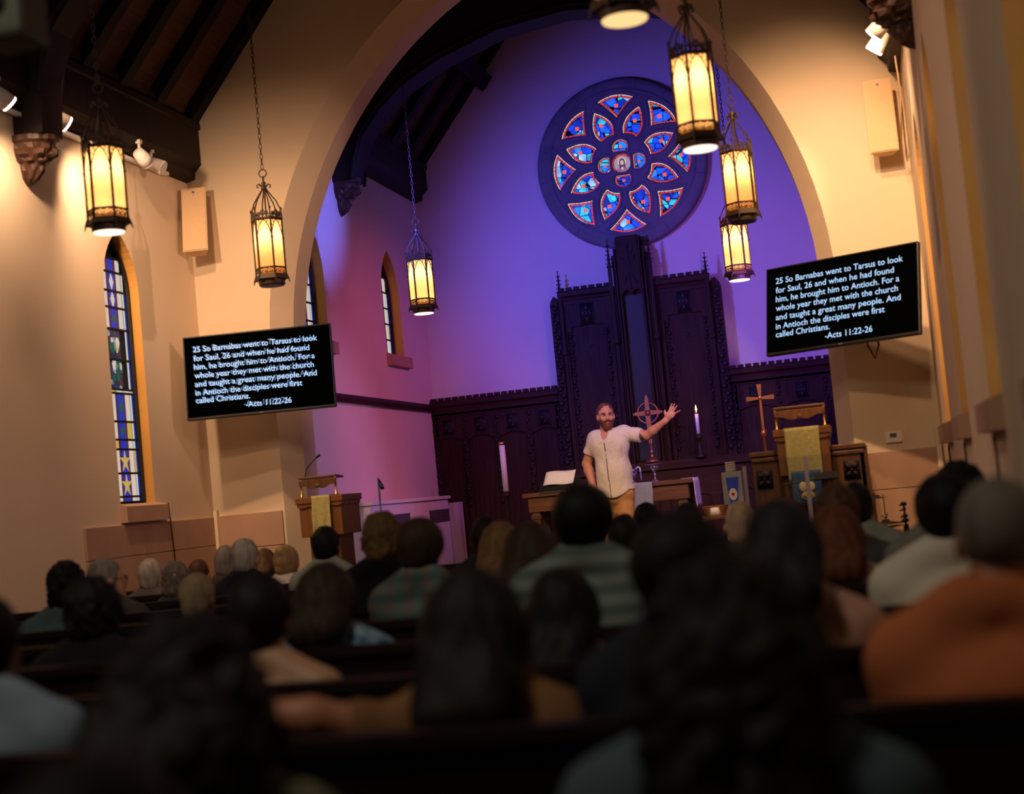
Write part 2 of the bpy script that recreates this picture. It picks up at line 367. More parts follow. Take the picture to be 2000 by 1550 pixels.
# windows: ochre reveal, bars, leaded panes, sloping sill
def jamb(x, sgn, a, b_, zb, zs, dep):
    L = pointed(a, b_, zb, zs, 10); k = MB(); n = len(L)
    k.raw([(x, p[0], p[1]) for p in L] + [(x + sgn * dep, p[0], p[1]) for p in L], [(i, (i + 1) % n, (i + 1) % n + n, i + n) for i in range(n)])
    return k
def pane_strips(x, a, b_, zb, zs, bars, kinds, seed):
    """leaded lights drawn as coloured glass pieces between iron bars"""
    rr = random.Random(seed); k = MB(); wd = b_ - a
    cols = [(0, .20, 1), (.20, .42, 0), (.42, .46, 2), (.46, .67, 1), (.67, .71, 2), (.71, .86, 0), (.86, .93, 0), (.93, 1.0, 1)]
    hw = wd / 2; mid = (a + b_) / 2
    def half(z):
        if z <= zs: return hw
        d = wd * wd - (z - zs) ** 2; return max(0.0, math.sqrt(d) - hw) if d > 0 else 0.0
    for i in range(len(bars) - 1):
        z0, z1 = bars[i] + 0.006, bars[i + 1] - 0.006; kd = kinds[i]; hh = half(z1) * 0.98
        for j, (c0, c1, mm) in enumerate(cols):
            y0, y1 = a + c0 * wd + 0.003, a + c1 * wd - 0.003
            y0 = max(y0, mid - hh); y1 = min(y1, mid + hh)
            if y1 - y0 < 0.006: continue
            if kd == 'f' and j < 6:
                if j == 0:
                    k.cur = 5; k.raw([(x, a + 0.003, z0), (x, a + .70 * wd, z0), (x, a + .70 * wd, z1), (x, a + 0.003, z1)], [(0, 1, 2, 3)])
                    for q in range(7):
                        cy, cz, r = a + rr.uniform(.42, .66) * wd, rr.uniform(z0 + .05, z1 - .03), rr.uniform(.015, .04)
                        k.cur = rr.choice((0, 0, 4, 3)); k.raw([(x + 0.002, cy + r * math.cos(t * PI / 3), cz + r * 1.3 * math.sin(t * PI / 3)) for t in range(6)], [tuple(range(6))])
                continue
            if kd == 'w': mm = 0
            k.cur = mm
            if mm == 0 and rr.random() < .12: k.cur = 4
            k.raw([(x, y0, z0), (x, y1, z0), (x, y1, z1), (x, y0, z1)], [(0, 1, 2, 3)])
            if j == 3 and kd in 'dgs':
                cy, cz = (y0 + y1) / 2, (z0 + z1) / 2
                k.cur = {'d': 0, 'g': 3, 's': 4}[kd]
                if kd == 's':
                    pts = [(cy + (0.085 if q % 2 == 0 else 0.03) * math.sin(q * PI / 5), cz - (0.10 if q % 2 == 0 else 0.035) * -math.cos(q * PI / 5)) for q in range(10)]
                elif kd == 'd': pts = [(cy, cz - .07), (cy + .035, cz), (cy, cz + .07), (cy - .035, cz)]
                else: pts = [(cy + .035 * math.cos(q * PI / 4), cz + .035 * math.sin(q * PI / 4)) for q in range(8)]
                k.raw([(x + 0.002, p[0], p[1]) for p in pts], [tuple(range(len(pts)))])
    return k
GLS = [M_gcream, M_gbl, M_grd, M_ggn, M_gyl, M_gmix]
def window(idx, x, sgn, a, b_, zb, zs, dep, bars, kinds, label):
    r = struct(thing('window_%d' % idx, label, 'window', (0, 0, 0)), label, 'window')
    jamb(x, sgn, a, b_, zb, zs, dep).build('reveal', M_ochre, r)
    fr = jamb(x + sgn * (dep - 0.03), sgn, a + 0.012, b_ - 0.012, zb + 0.012, zs, 0.05)
    L = pointed(a + 0.02, b_ - 0.02, zb + 0.02, zs, 10)
    fr.tube([(x + sgn * (dep - 0.01), p[0], p[1]) for p in L], 0.022, 6, True)
    hw = (b_ - a) / 2
    for z in bars[1:-1]:
        h = hw if z < zs else max(0.02, math.sqrt(max(0, (2 * hw) ** 2 - (z - zs) ** 2)) - hw)
        fr.bx(*sorted((x + sgn * (dep - 0.012), x + sgn * (dep + 0.008))), (a + b_) / 2 - h, (a + b_) / 2 + h, z - 0.008, z + 0.008)
    fr.build('frame', M_lead, r)
    pane_strips(x + sgn * (dep + 0.002), a + 0.02, b_ - 0.02, zb + .02, zs, bars, kinds, idx).build('pane', GLS, r)
    k = MB(); L = pointed(a - .05, b_ + .05, zb - .05, zs, 10)
    k.raw([(x + sgn * (dep + .02), p[0], p[1]) for p in L], [tuple(range(len(L)))]); k.build('lead_backing', M_lead, r)
    k = MB(); k.prism([(x - sgn * 0.06, zb - 0.14), (x - sgn * 0.06, zb - 0.02), (x + sgn * 0.0, zb + 0.002), (x + sgn * dep, zb + 0.002), (x + sgn * dep, zb - 0.14)], a - 0.02, b_ + 0.10)
    k.build('sill', M_stone, r)
    return r
bars = [1.58, 1.62, 1.80, 1.985, 2.06, 2.20, 2.42, 2.45, 2.68, 2.92, 3.09, 3.22, 3.37, 3.48, 3.66]
kinds = ['b', 's', 's', 'x', 'g', 'g', 'w', 'f', 'f', 'g', 'd', 'd', 'b', 'b']
window(1, XL, -1, 10.09, 10.635, 1.56, 3.68 - .545 * .866, 0.10, bars, kinds, 'tall pointed stained glass window in the left nave wall')
bars2 = [3.05, 3.22, 3.40, 3.58, 3.76, 3.93, 4.16]
window(2, XC, -1, 13.0, 13.637, 3.03, 3.64, 0.13, bars2, ['g', 'd', 'b', 'd', 'b', 'b'], 'chancel stained glass window partly hidden by the arch')
window(3, XC, -1, 15.40, 16.02, 3.03, 3.67, 0.13, bars2, ['d', 'g', 'b', 'd', 'b', 'b'], 'small pointed stained glass window above the chancel string course')
for i, (a, b_) in enumerate(WIN_R):
    window(4 + i, XR, 1, a, b_, 1.56, 3.68 - (b_ - a) * .866, 0.13, [1.58, 2.0, 2.4, 2.8, 3.1, 3.3, 3.6], ['b'] * 6, 'ochre window reveal on the right wall, number %s from the chancel' % ['one', 'two', 'three', 'four'][i])

# ---- rose window
def rosewin():
    r = struct(thing('window_8', 'large round rose window of blue glass petals above the carved screen', 'window', (XM, YD, 5.068)), 'large round rose window of blue glass petals above the carved screen', 'window')
    def outer(i):
        a = PI / 2 + i * PI / 4; L = []
        c1, c2, tip = (0.755, 0.235), (0.755, -0.235), (0.525, 0)
        def bez(p, q, c, n): return [((1 - t) ** 2 * p[0] + 2 * t * (1 - t) * c[0] + t * t * q[0], (1 - t) ** 2 * p[1] + 2 * t * (1 - t) * c[1] + t * t * q[1]) for t in [j / n for j in range(n)]]
        L = bez(c1, c2, (0.895, 0), 9) + bez(c2, tip, (0.645, -0.085), 7) + bez(tip, c1, (0.645, 0.085), 7)
        return [(p[0] * math.cos(a) - p[1] * math.sin(a), p[0] * math.sin(a) + p[1] * math.cos(a)) for p in L], (0.69 * math.cos(a), 0.69 * math.sin(a))
    def inner(i):
        a = PI / 2 + PI / 8 + i * PI / 4
        def bez(p, q, c, n): return [((1 - t) ** 2 * p[0] + 2 * t * (1 - t) * c[0] + t * t * q[0], (1 - t) ** 2 * p[1] + 2 * t * (1 - t) * c[1] + t * t * q[1]) for t in [j / n for j in range(n)]]
        tip, l, rr_, m_ = (0.705, 0), (0.325, 0.085), (0.325, -0.085), (0.345, 0)
        L = bez(tip, l, (0.50, 0.195), 9) + bez(l, rr_, (0.365, 0), 4) + bez(rr_, tip, (0.50, -0.195), 9)
        return [(p[0] * math.cos(a) - p[1] * math.sin(a), p[0] * math.sin(a) + p[1] * math.cos(a)) for p in L], (0.52 * math.cos(a), 0.52 * math.sin(a))
    def quarter(i):
        a = PI / 2 + i * PI / 2; cx, cz = 0.19 * math.cos(a), 0.19 * math.sin(a); L = []
        for j in range(25):
            t = a - 2.2 + 4.4 * j / 24; L.append((cx + 0.104 * math.cos(t), cz + 0.104 * math.sin(t)))
        return L, (0.20 * math.cos(a), 0.20 * math.sin(a))
    pet = [('outer_petal_pane',) + outer(i) for i in range(8)] + [('inner_petal_pane',) + inner(i) for i in range(8)] + [('quatrefoil_pane',) + quarter(i) for i in range(4)]
    med = circle(0, 0, 0.124, 36)
    vs, fs = filled([circle(0, 0, 0.90, 72)] + [p[1] for p in pet] + [med], 0.035, 0.008)
    k = MB(); k.raw([(v[0], v[2] - 0.050, v[1]) for v in vs], fs); k.build('tracery', M_greystone, r)
    k = MB()
    for nm, L, c in pet:
        cx = sum(p[0] for p in L) / len(L); cz = sum(p[1] for p in L) / len(L)
        k.tube([(cx + (p[0] - cx) * 1.13, -0.092, cz + (p[1] - cz) * 1.13) for p in L], 0.008, 6, True)
    k.build('tracery_moulding', M_greystone, r, True)
    # stone ring
    k = MB(); prof = [(1.0, 0.0), (1.0, -0.075), (0.965, -0.095), (0.90, -0.095), (0.875, -0.085), (0.865, -0.110), (0.845, -0.112), (0.835, -0.085), (0.835, 0.0)]
    N = 96; vv = []
    for rr_, y in prof:
        for j in range(N): a = 2 * PI * j / N; vv.append((rr_ * math.cos(a), y, rr_ * math.sin(a)))
    k.raw(vv, [(i * N + j, i * N + (j + 1) % N, (i + 1) * N + (j + 1) % N, (i + 1) * N + j) for i in range(len(prof) - 1) for j in range(N)])
    k.build('stone_ring', M_greystone, r, True)
    k = MB()
    for j in range(16):
        a = 2 * PI * (j + .3) / 16; k.box((0.94 * math.cos(a), -0.0945, 0.94 * math.sin(a)), (0.10, 0.003, 0.004), Matrix.Rotation(-a, 3, 'Y'))
    k.build('ring_joint', M_incise, r)
    def offs(L, d):
        n_ = len(L); out = []
        cx = sum(p[0] for p in L) / n_; cz = sum(p[1] for p in L) / n_
        sg = sum(L[i][0] * L[(i + 1) % n_][1] - L[(i + 1) % n_][0] * L[i][1] for i in range(n_)); sg = 1 if sg > 0 else -1
        for i in range(n_):
            p, q, s_ = L[i - 1], L[i], L[(i + 1) % n_]
            e1 = Vector((q[0] - p[0], q[1] - p[1])).normalized(); e2 = Vector((s_[0] - q[0], s_[1] - q[1])).normalized()
            nn = (Vector((-e1.y, e1.x)) + Vector((-e2.y, e2.x))); nn = nn.normalized() * sg if nn.length > 1e-6 else Vector((-e1.y, e1.x)) * sg
            co = max(0.5, nn.dot(Vector((-e1.y, e1.x)) * sg)); out.append((q[0] + nn.x * d / co, q[1] + nn.y * d / co))
        return out
    for nm, L, c in pet:
        k = MB(); small = nm == 'quatrefoil_pane'
        sc = 0.7 if small else 1.0
        L0, L1, L1b, L2, L2b = offs(L, 0.001), offs(L, 0.014 * sc), offs(L, 0.019 * sc), offs(L, 0.036 * sc), offs(L, 0.041 * sc)
        n_ = len(L); y = -0.024
        for A, B, mi in ((L0, L1, 1), (L1b, L2, 2)):
            k.cur = mi
            for i in range(n_):
                if i % 4 == 3 and not small:
                    pass
                j = (i + 1) % n_; g = 0.12 if i % 3 == 2 else 0.0
                def lp(p, q, t): return (p[0] + (q[0] - p[0]) * t, y, p[1] + (q[1] - p[1]) * t)
                k.raw([lp(A[i], A[j], g), lp(A[j], A[i], g), lp(B[j], B[i], g), lp(B[i], B[j], g)], [(0, 1, 2, 3)])
        k.cur = 0
        v2, f2 = filled([L2b], 0.0); k.raw([(v[0], y, v[1]) for v in v2], f2)
        k.cur = 4
        v2, f2 = filled([offs(L, -0.006)], 0.0); k.raw([(v[0], y + 0.003, v[1]) for v in v2], f2)
        k.cur = 3; s_ = 0.016 if small else 0.021
        for q in range(4):
            a = PI / 4 + q * PI / 2; k.raw([(c[0] + s_ * .72 * math.cos(a) + s_ * .62 * math.cos(t * PI / 4), y - 0.003, c[1] + s_ * .72 * math.sin(a) + s_ * .62 * math.sin(t * PI / 4)) for t in range(8)], [tuple(range(8))])
        k.build(nm, [M_gblue, M_gwhite, M_gred, M_gorange, M_lead], r)
    # centre medallion with a haloed robed figure
    k = MB(); y = -0.024
    def disc(cx, cz, rx, rz, mi, dy, n_=24, a0=0, a1=2 * PI):
        k.cur = mi; k.raw([(cx + rx * math.cos(a0 + (a1 - a0) * t / n_), y - dy, cz + rz * math.sin(a0 + (a1 - a0) * t / n_)) for t in range(n_ + (a1 - a0 < 6))], [tuple(range(n_ + (a1 - a0 < 6)))])
    disc(0, 0, .123, .123, 6, 0.0)
    k.cur = 0
    for j in range(8):
        for q in range(4):
            t0 = (j * 4 + q + (.25 if q == 0 else 0)) / 32 * 2 * PI; t1 = (j * 4 + q + (.8 if q == 3 else 1)) / 32 * 2 * PI
            k.raw([(r_ * math.cos(t), y - .001, r_ * math.sin(t)) for r_, t in ((.119, t0), (.119, t1), (.102, t1), (.102, t0))], [(0, 1, 2, 3)])
    disc(0, 0, .098, .098, 1, .001)
    disc(0, .025, .062, .062, 2, .002); disc(0, .025, .052, .052, 3, .0025)
    disc(0, -.098, .075, .060, 4, .003, 16, 0.15, PI - .15)
    disc(0, .018, .034, .046, 5, .0035); disc(-.024, -.022, .012, .035, 5, .0035); disc(.024, -.022, .012, .035, 5, .0035)
    disc(0, .012, .020, .032, 3, .004); disc(0, -.026, .013, .014, 5, .0042); disc(0, -.055, .016, .016, 3, .0038)
    for sx in (-.008, .008): disc(sx, .018, .004, .002, 5, .005, 8)
    k.build('medallion_pane', [M_gred, M_gsky, M_ghalo, M_gface, M_grobe, M_ghair, M_lead], r)
rosewin()

# ---- roofs
def roof(name, x0, x1, ze, y0, y1, inset):
    xm = (x0 + x1) / 2; b_ = MB()
    for sg, xe in ((1, x0 - 0.3), (-1, x1 + 0.3)):
        h = (xm - xe) * sg * SLOPE; z0 = ze + inset - 0.3 * SLOPE; t = 0.08
        b_.raw([(xe, y0, z0), (xm, y0, z0 + h), (xm, y1, z0 + h), (xe, y1, z0), (xe, y0, z0 + t), (xm, y0, z0 + h + t), (xm, y1, z0 + h + t), (xe, y1, z0 + t)],
               [(0, 1, 2, 3), (4, 5, 6, 7), (0, 1, 5, 4), (3, 2, 6, 7), (0, 3, 7, 4), (1, 2, 6, 5)])
    return struct(b_.build(name, M_plank))
roof('ceiling', XL + 0.15, XR - 0.15, ZE + 0.02, -0.5, YB + 0.02, 0.16)
ZEC = 5.40; XEC = XC + 0.17; XECR = XCR - 0.17
roof('ceiling_chancel', XEC, XECR, ZEC, YB + 0.48, YD + 0.02, 0.14)
def rafter(x0, z0, xm, y, wd, dp):
    k = MB()
    for sg, xe in ((1, x0), (-1, 2 * xm - x0)):
        h = abs(xm - x0) * SLOPE
        P = [(xe, z0), (xm, z0 + h), (xm, z0 + h + dp), (xe, z0 + dp)]
        k.raw([(p[0], y - wd / 2, p[1]) for p in P] + [(p[0], y + wd / 2, p[1]) for p in P], [(0, 1, 2, 3), (4, 5, 6, 7), (0, 1, 5, 4), (1, 2, 6, 5), (2, 3, 7, 6), (3, 0, 4, 7)])
    return k
ti = [0]
def trim(k, mat_, bevel=0):
    ti[0] += 1; return struct(k.build('trim_rafter' if mat_ is M_rafter else 'trim_beam', mat_, bevel=bevel))
for y in (11.60, 10.95, 10.36, 9.80, 8.45, 7.85, 7.25, 6.65, 5.8, 5.2):
    trim(rafter(XL + 0.15, ZE, XM, y, 0.12, 0.16), M_rafter)
for y in (16.93, 16.35, 15.75, 15.15, 13.5, 12.9, 12.35):
    trim(rafter(XEC, ZEC, (XEC + XECR) / 2, y, 0.13, 0.15), M_rafter)
def eave(x, sgn, z0, z1, dep, y0, y1):
    k = MB(); P = [(x, z0), (x + sgn * dep * .55, z0 + .02), (x + sgn * dep * .6, z0 + .08), (x + sgn * dep, z0 + .14), (x + sgn * dep, z1 - .06), (x + sgn * (dep + .02), z1 - .05), (x + sgn * (dep + .02), z1), (x, z1 + .15)]
    k.prism(P, y0, y1); return trim(k, M_truss)
eave(XL, 1, 4.29, ZE, 0.15, -0.4, YB - 0.002); eave(XR, -1, 4.29, ZE, 0.15, -0.4, YB - 0.002)
eave(XC, 1, 4.96, ZEC, 0.17, YB + 0.502, YD - 0.002); eave(XCR, -1, 4.96, ZEC, 0.17, YB + 0.502, YD - 0.002)
k = MB(); k.box((XC + 0.95, 14.6, 6.33), (0.20, 4.7, 0.26), Matrix.Rotation(-math.atan(SLOPE), 3, 'Y')); trim(k, M_rafter)
k = MB(); k.box((XL + 1.55, 6, 6.36), (0.18, 11.2, 0.24), Matrix.Rotation(-math.atan(SLOPE), 3, 'Y')); trim(k, M_rafter)
def truss(xw0, xw1, y, zc, zarch, wd, zroof, label):
    """arched timber truss: wall posts on corbels and a curved brace meeting at the centre"""
    xm = (xw0 + xw1) / 2; half = xm - xw0
    lo = [(0.22, 0.0), (0.25, 0.20), (0.35, 0.48), (0.55, 0.72), (0.82, 0.94), (1.22, 1.14), (1.85, 1.34), (half, 1.42)]
    k = MB()
    for sg, xw in ((1, xw0), (-1, xw1)):
        L = [(xw + sg * a, zarch + z) for a, z in lo]
        up = []
        for a, z in reversed(lo):
            up.append((xw + sg * a, max(zarch + z + 0.30, min(zroof + a * SLOPE, zarch + z + 0.75))))
        P = [(xw, zc)] + [(xw + sg * 0.30, zc)] + L + up + [(xw, zroof)]
        # quads between lower and upper edge
        vs = []; fs = []
        for (pa, pb) in zip([(xw, zc), (xw + sg * .15, zc), (xw + sg * .22, zc)] + L[1:], [(xw, zroof), (xw + sg * .15, zroof + .15 * SLOPE), up[-1]] + list(reversed(up))[1:]):
            for yy in (y - wd / 2, y + wd / 2):
                vs += [(pa[0], yy, pa[1]), (pb[0], yy, pb[1])]
        n_ = len(vs) // 4
        for i in range(n_ - 1):
            a = i * 4; c = a + 4
            fs += [(a, a + 1, c + 1, c), (a + 2, a + 3, c + 3, c + 2), (a, a + 2, c + 2, c), (a + 1, a + 3, c + 3, c + 1)]
        fs += [(0, 1, 3, 2)]
        k.raw(vs, fs)
        for dy in (-wd / 2 - .012, wd / 2 + .012):
            k.tube([(p[0], y + dy, p[1] + .06) for p in L], 0.018, 6)
    return struct(k.build('trim_truss', M_truss))
truss(XL, XR, 9.14, 4.13, 4.35, 0.26, ZE + .1, '')
truss(XL, XR, 6.35, 4.13, 4.35, 0.34, ZE + .1, '')
truss(XC, XCR, 14.30, 4.70, 4.62, 0.34, 5.45, '')
k = MB(); k.bx(XL + 0.9, XR - 0.9, 6.2, 6.5, 5.6, 5.95); trim(k, M_truss)
def corbel(x, sgn, y, ztop, h, label):
    k = MB(); prof = [(0.19, 0), (0.235, -.01), (0.235, -.05), (0.21, -.07), (0.205, -.11), (0.225, -.125), (0.215, -.16), (0.175, -.18), (0.165, -.205), (0.13, -.22), (0.115, -.27), (0.08, -.33), (0.03, -.37), (0.005, -.38)]
    N = 20; vs = []
    for i, (r_, z) in enumerate(prof):
        for j in range(N + 1):
            a = -PI / 2 + PI * j / N; s_ = 1 + (0.09 * math.cos(j * PI / 2 + i * 1.7) if 3 < i < 12 else (.03 * (j % 2) if 0 < i < 3 else 0))
            vs.append((x + sgn * r_ * 1.05 * s_ * math.cos(a), y + r_ * .68 * s_ * math.sin(a), ztop + z * h / .38))
    k.raw(vs, [(i * (N + 1) + j, i * (N + 1) + j + 1, (i + 1) * (N + 1) + j + 1, (i + 1) * (N + 1) + j) for i in range(len(prof) - 1) for j in range(N)] + [tuple(range(N + 1))])
    o = k.build('trim_corbel', M_corbel, None, False); return struct(o, label, 'corbel')
corbel(XL, 1, 9.14, 4.14, .34, 'carved wooden corbel under the left roof truss')
corbel(XR, -1, 9.14, 4.14, .36, 'carved wooden corbel at the top of the right wall')
corbel(XC, 1, 14.30, 4.74, .38, 'carved corbel under the chancel truss')

# ------------------------------------------------------------------ carved screen behind the altar (reredos) and side panelling
YW = 16.80
def battlement(k, x0, x1, z, y0, y1, pitch=0.085, h=0.035):
    n_ = max(1, int(round((x1 - x0) / pitch))); p = (x1 - x0) / n_
    for i in range(n_): k.bx(x0 + i * p + p * .14, x0 + i * p + p * .86, y0, y1, z, z + h)
def cornice(k, x0, x1, z, y0, d):
    k.prism([(y0, z), (y0 - d * .5, z), (y0 - d * .6, z + .03), (y0 - d, z + .05), (y0 - d, z + .10), (y0 - d * .8, z + .115), (y0, z + .115)], x0, x1, 'yz')
    battlement(k, x0, x1, z + .115, y0 - d * .8, y0)
def scallop(k, x0, x1, z, y, n_):
    P = [(x0, z + .05)]
    for i in range(n_ * 4 + 1): P.append((x0 + (x1 - x0) * i / (n_ * 4), z + .014 * abs(math.sin(i * PI / 4)) ))
    P.append((x1, z + .05)); k.prism(P, y - .012, y)
def vine(k, x, z0, z1, y, w_=0.045):
    n_ = int((z1 - z0) / 0.085)
    for i in range(n_):
        z = z0 + (i + .5) * (z1 - z0) / n_; s_ = 1 if i % 2 else -1
        k.ball((x + s_ * w_ * .22, y - .008, z), (w_ * .42, .02, .030), 8, 5); k.ball((x - s_ * w_ * .3, y - .006, z + .026), (w_ * .24, .016, .016), 6, 4)
    k.tube([(x + w_ * .3 * math.sin(i * PI), y - .004, z0 + (z1 - z0) * i / (n_ * 2)) for i in range(n_ * 2 + 1)], .006, 5)
def pinnacle(k, x, y, z0, zs, z1):
    k.box((x, y, (z0 + zs) / 2), (.040, .040, zs - z0)); k.box((x, y, z0 + .03), (.052, .055, .05)); k.box((x, y, zs), (.055, .055, .02))
    k.lathe([(.026, 0), (.004, z1 - zs)], (x, y, zs), 4, PI / 4)
    for i in range(5):
        t = .12 + i * .17; r_ = .024 * (1 - t) + .010
        for a in range(4): k.ball((x + r_ * math.cos(a * PI / 2), y + r_ * math.sin(a * PI / 2), zs + t * (z1 - zs)), .0085, 6, 4)
    k.ball((x, y, z1), .010, 6, 5)
def tracery_square(k, x, z, s_, sz, y):
    k.bx(x - s_, x + s_, y, y + .02, z - sz, z + sz)
    for a in (-1, 1):
        k.tube([(x - s_ * .9, y - .004, z - a * sz * .9), (x, y - .010, z), (x + s_ * .9, y - .004, z + a * sz * .9)], .010, 6)
        k.ball((x + a * s_ * .5, y - .004, z), (s_ * .26, .012, sz * .3), 8, 5); k.ball((x, y - .004, z + a * sz * .5), (s_ * .3, .012, sz * .26), 8, 5)
    k.tube([(x - s_, y, z - sz), (x + s_, y, z - sz), (x + s_, y, z + sz), (x - s_, y, z + sz)], .008, 6, True)

def reredos():
    r = thing('reredos', 'tall dark carved wooden screen with central tower, pinnacles and chi-rho below the rose window', 'altar screen', (XM, YW, ZP))
    Z = lambda z: z - ZP
    k = MB(); k.bx(-.94, .94, .06, .19, 0, Z(3.56)); k.build('back_board', M_darkwood, r)
    for sx in (-1, 1):                       # side bays
        x0, x1 = sorted((sx * .27, sx * .86)); xc = (x0 + x1) / 2
        k = MB(); k.bx(x0, x1, .035, .06, 0, Z(3.56))
        k.bx(x0, x0 + .05, .01, .06, 0, Z(3.56)); k.bx(x1 - .05, x1, .01, .06, 0, Z(3.56)); k.bx(xc - .012 - .2, xc - .2, .02, .06, Z(1.6), Z(3.23)); k.bx(xc + .2, xc + .212, .02, .06, Z(1.6), Z(3.23))
        # head with stepped shoulders
        P = [(x0, Z(3.56)), (x1, Z(3.56)), (x1, Z(3.16)), (xc + .19, Z(3.16)), (xc + .19, Z(3.22)), (xc + .08, Z(3.22)), (xc + .06, Z(3.25)), (xc, Z(3.235)), (xc - .06, Z(3.25)), (xc - .08, Z(3.22)), (xc - .19, Z(3.22)), (xc - .19, Z(3.16)), (x0, Z(3.16))]
        k.prism(P, .012, .04); k.build('side_panel', M_darkwood, r, bevel=.003)
        k = MB(); tracery_square(k, xc, Z(3.36), .078, .125, .006); k.build('carved_square', M_carve, r, True)
        k = MB(); cornice(k, x0 - .02, x1 + .02, Z(3.53), .03, .07); scallop(k, x0, x1, Z(3.475), .012, 5); k.build('battlemented_cornice', M_darkwood_h, r)
        k = MB(); vine(k, x0 + .085, Z(1.65), Z(3.15), .03); vine(k, x1 - .075, Z(1.65), Z(3.15), .03); k.build('vine_carving', M_carve, r, True)
        k = MB(); zc = Z(2.98)
        k.tube([(xc + .052 * math.cos(a * PI / 12), .033, zc + .058 * math.sin(a * PI / 12)) for a in range(24)], .004, 5, True)
        k.tube([(xc, .033, zc - .11), (xc, .033, zc - .058)], .004, 5); k.tube([(xc, .033, zc + .058), (xc, .033, zc + .11)], .004, 5)
        for a in range(5): k.tube([(xc, .033, zc), (xc + .04 * math.cos(a * 1.256 + .3), .033, zc + .042 * math.sin(a * 1.256 + .3))], .0045, 5)
        k.build('incised_roundel', M_incise, r)
        k = MB(); k.bx(*sorted((sx * .895, sx * .99)), .02, .19, 0, Z(3.50)); k.prism([(sx * .895, Z(3.50)), (sx * .99, Z(3.50)), (sx * .975, Z(3.55)), (sx * .94, Z(3.60)), (sx * .905, Z(3.55))], .02, .19)
        k.build('outer_stile', M_darkwood, r)
        k = MB(); vine(k, sx * .945, Z(1.62), Z(3.50), .016, .07); k.build('vine_carving', M_carve, r, True)
        k = MB(); pinnacle(k, sx * .855, -.012, Z(2.90), Z(3.60), Z(3.875)); k.bx(sx * .855 - .02, sx * .855 + .02, -.005, .03, 0, Z(2.9)); k.build('pinnacle', M_darkwood, r)
        k = MB(); pinnacle(k, sx * .235, -.055, Z(2.96), Z(3.85), Z(4.15)); k.bx(sx * .235 - .022, sx * .235 + .022, -.05, .03, 0, Z(2.96)); k.build('pinnacle', M_darkwood, r)
    # centre tower
    k = MB(); k.bx(-.21, .21, -.02, .06, 0, Z(3.98)); k.prism([(-.17, Z(3.95)), (.17, Z(3.95)), (.14, Z(4.18)), (-.14, Z(4.18))], -.005, .12)
    for sx in (-1, 1):
        k.bx(*sorted((sx * .115, sx * .14)), -.085, .06, Z(1.6), Z(4.17)); k.bx(*sorted((sx * .155, sx * .18)), -.06, .06, 0, Z(4.05)); k.bx(*sorted((sx * .19, sx * .205)), -.04, .06, 0, Z(3.9))
    k.build('tower', M_darkwood, r, bevel=.003)
    k = MB(); P = [(-.118, Z(4.18)), (.118, Z(4.18)), (.118, Z(3.50))]
    for i in range(9): t = i / 8; P.append((.118 - .236 * t, Z(3.50) + .055 * (abs(math.sin(t * 2 * PI)) ** .6) * (1 if .05 < t < .95 else 0)))
    k.prism(P, -.095, -.06); k.build('monogram_panel', M_darkwood_h, r)
    k = MB(); y = -.097
    zt = Z(4.10)
    k.tube([(0, y, Z(3.56)), (0, y, zt - .03)], .006, 6)
    k.tube([(0, y, zt - .03), (.012, y, zt), (.035, y, zt + .012), (.055, y, zt - .01), (.060, y, zt - .06), (.045, y, zt - .11), (.015, y, zt - .135), (0, y, zt - .14)], .006, 6)
    k.tube([(-.075, y, Z(3.93)), (-.045, y, Z(3.87)), (.02, y, Z(3.74)), (.075, y, Z(3.62))], .006, 6); k.tube([(.072, y, Z(3.94)), (.045, y, Z(3.88)), (-.02, y, Z(3.75)), (-.07, y, Z(3.63))], .006, 6)
    for p in ((-.075, 3.93), (.075, 3.62), (.072, 3.94), (-.07, 3.63), (0, 3.56)): k.ball((p[0], y, Z(p[1])), .010, 6, 4)
    k.build('chi_rho_monogram', M_incise, r, True)
    k = MB(); k.bx(-.11, .11, -.028, -.018, Z(1.6), Z(3.50)); k.build('centre_panel', M_carve, r)
    return r
reredos()
def panelling(x0, x1, n_, label):
    r = thing('wood_panelling', label, 'wall panelling', ((x0 + x1) / 2, YW + .05, ZP)); Z = lambda z: z - ZP; o = (x0 + x1) / 2
    a, b_ = x0 - o, x1 - o
    k = MB(); k.bx(a, b_, .04, .148, 0, Z(2.44)); k.build('back_board', M_darkwood, r)
    k = MB(); cornice(k, a, b_, Z(2.42), .04, .08); k.bx(a, b_, .0, .04, Z(2.36), Z(2.42)); scallop(k, a, b_, Z(2.335), .012, n_ * 4); k.build('battlemented_cornice', M_darkwood_h, r)
    p = (b_ - a) / n_
    for i in range(n_):
        xc = a + (i + .5) * p; h = p / 2 - .03
        k = MB()
        P = [(xc - h, Z(2.36)), (xc + h, Z(2.36)), (xc + h, Z(2.06)), (xc + h * .75, Z(2.06)), (xc + h * .5, Z(2.085)), (xc, Z(2.10)), (xc - h * .5, Z(2.085)), (xc - h * .75, Z(2.06)), (xc - h, Z(2.06))]
        k.prism(P, .012, .05); k.build('panel_head', M_darkwood, r, bevel=.003)
        k = MB(); tracery_square(k, xc, Z(2.215), .068, .09, .008); k.build('carved_square', M_carve, r, True)
    for i in range(n_ + 1):
        xx = min(max(a + i * p, a + .03), b_ - .03)
        k = MB(); k.bx(xx - .03, xx + .03, .012, .05, 0, Z(2.36)); k.build('stile', M_darkwood, r)
        k = MB(); vine(k, xx, Z(1.25), Z(2.33), .012, .04); k.build('vine_carving', M_carve, r, True)
panelling(XC + .005, XM - .995, 4, 'dark carved wall panelling to the left of the tall screen')
panelling(XM + .995, XCR - .005, 3, 'dark carved wall panelling to the right of the tall screen')

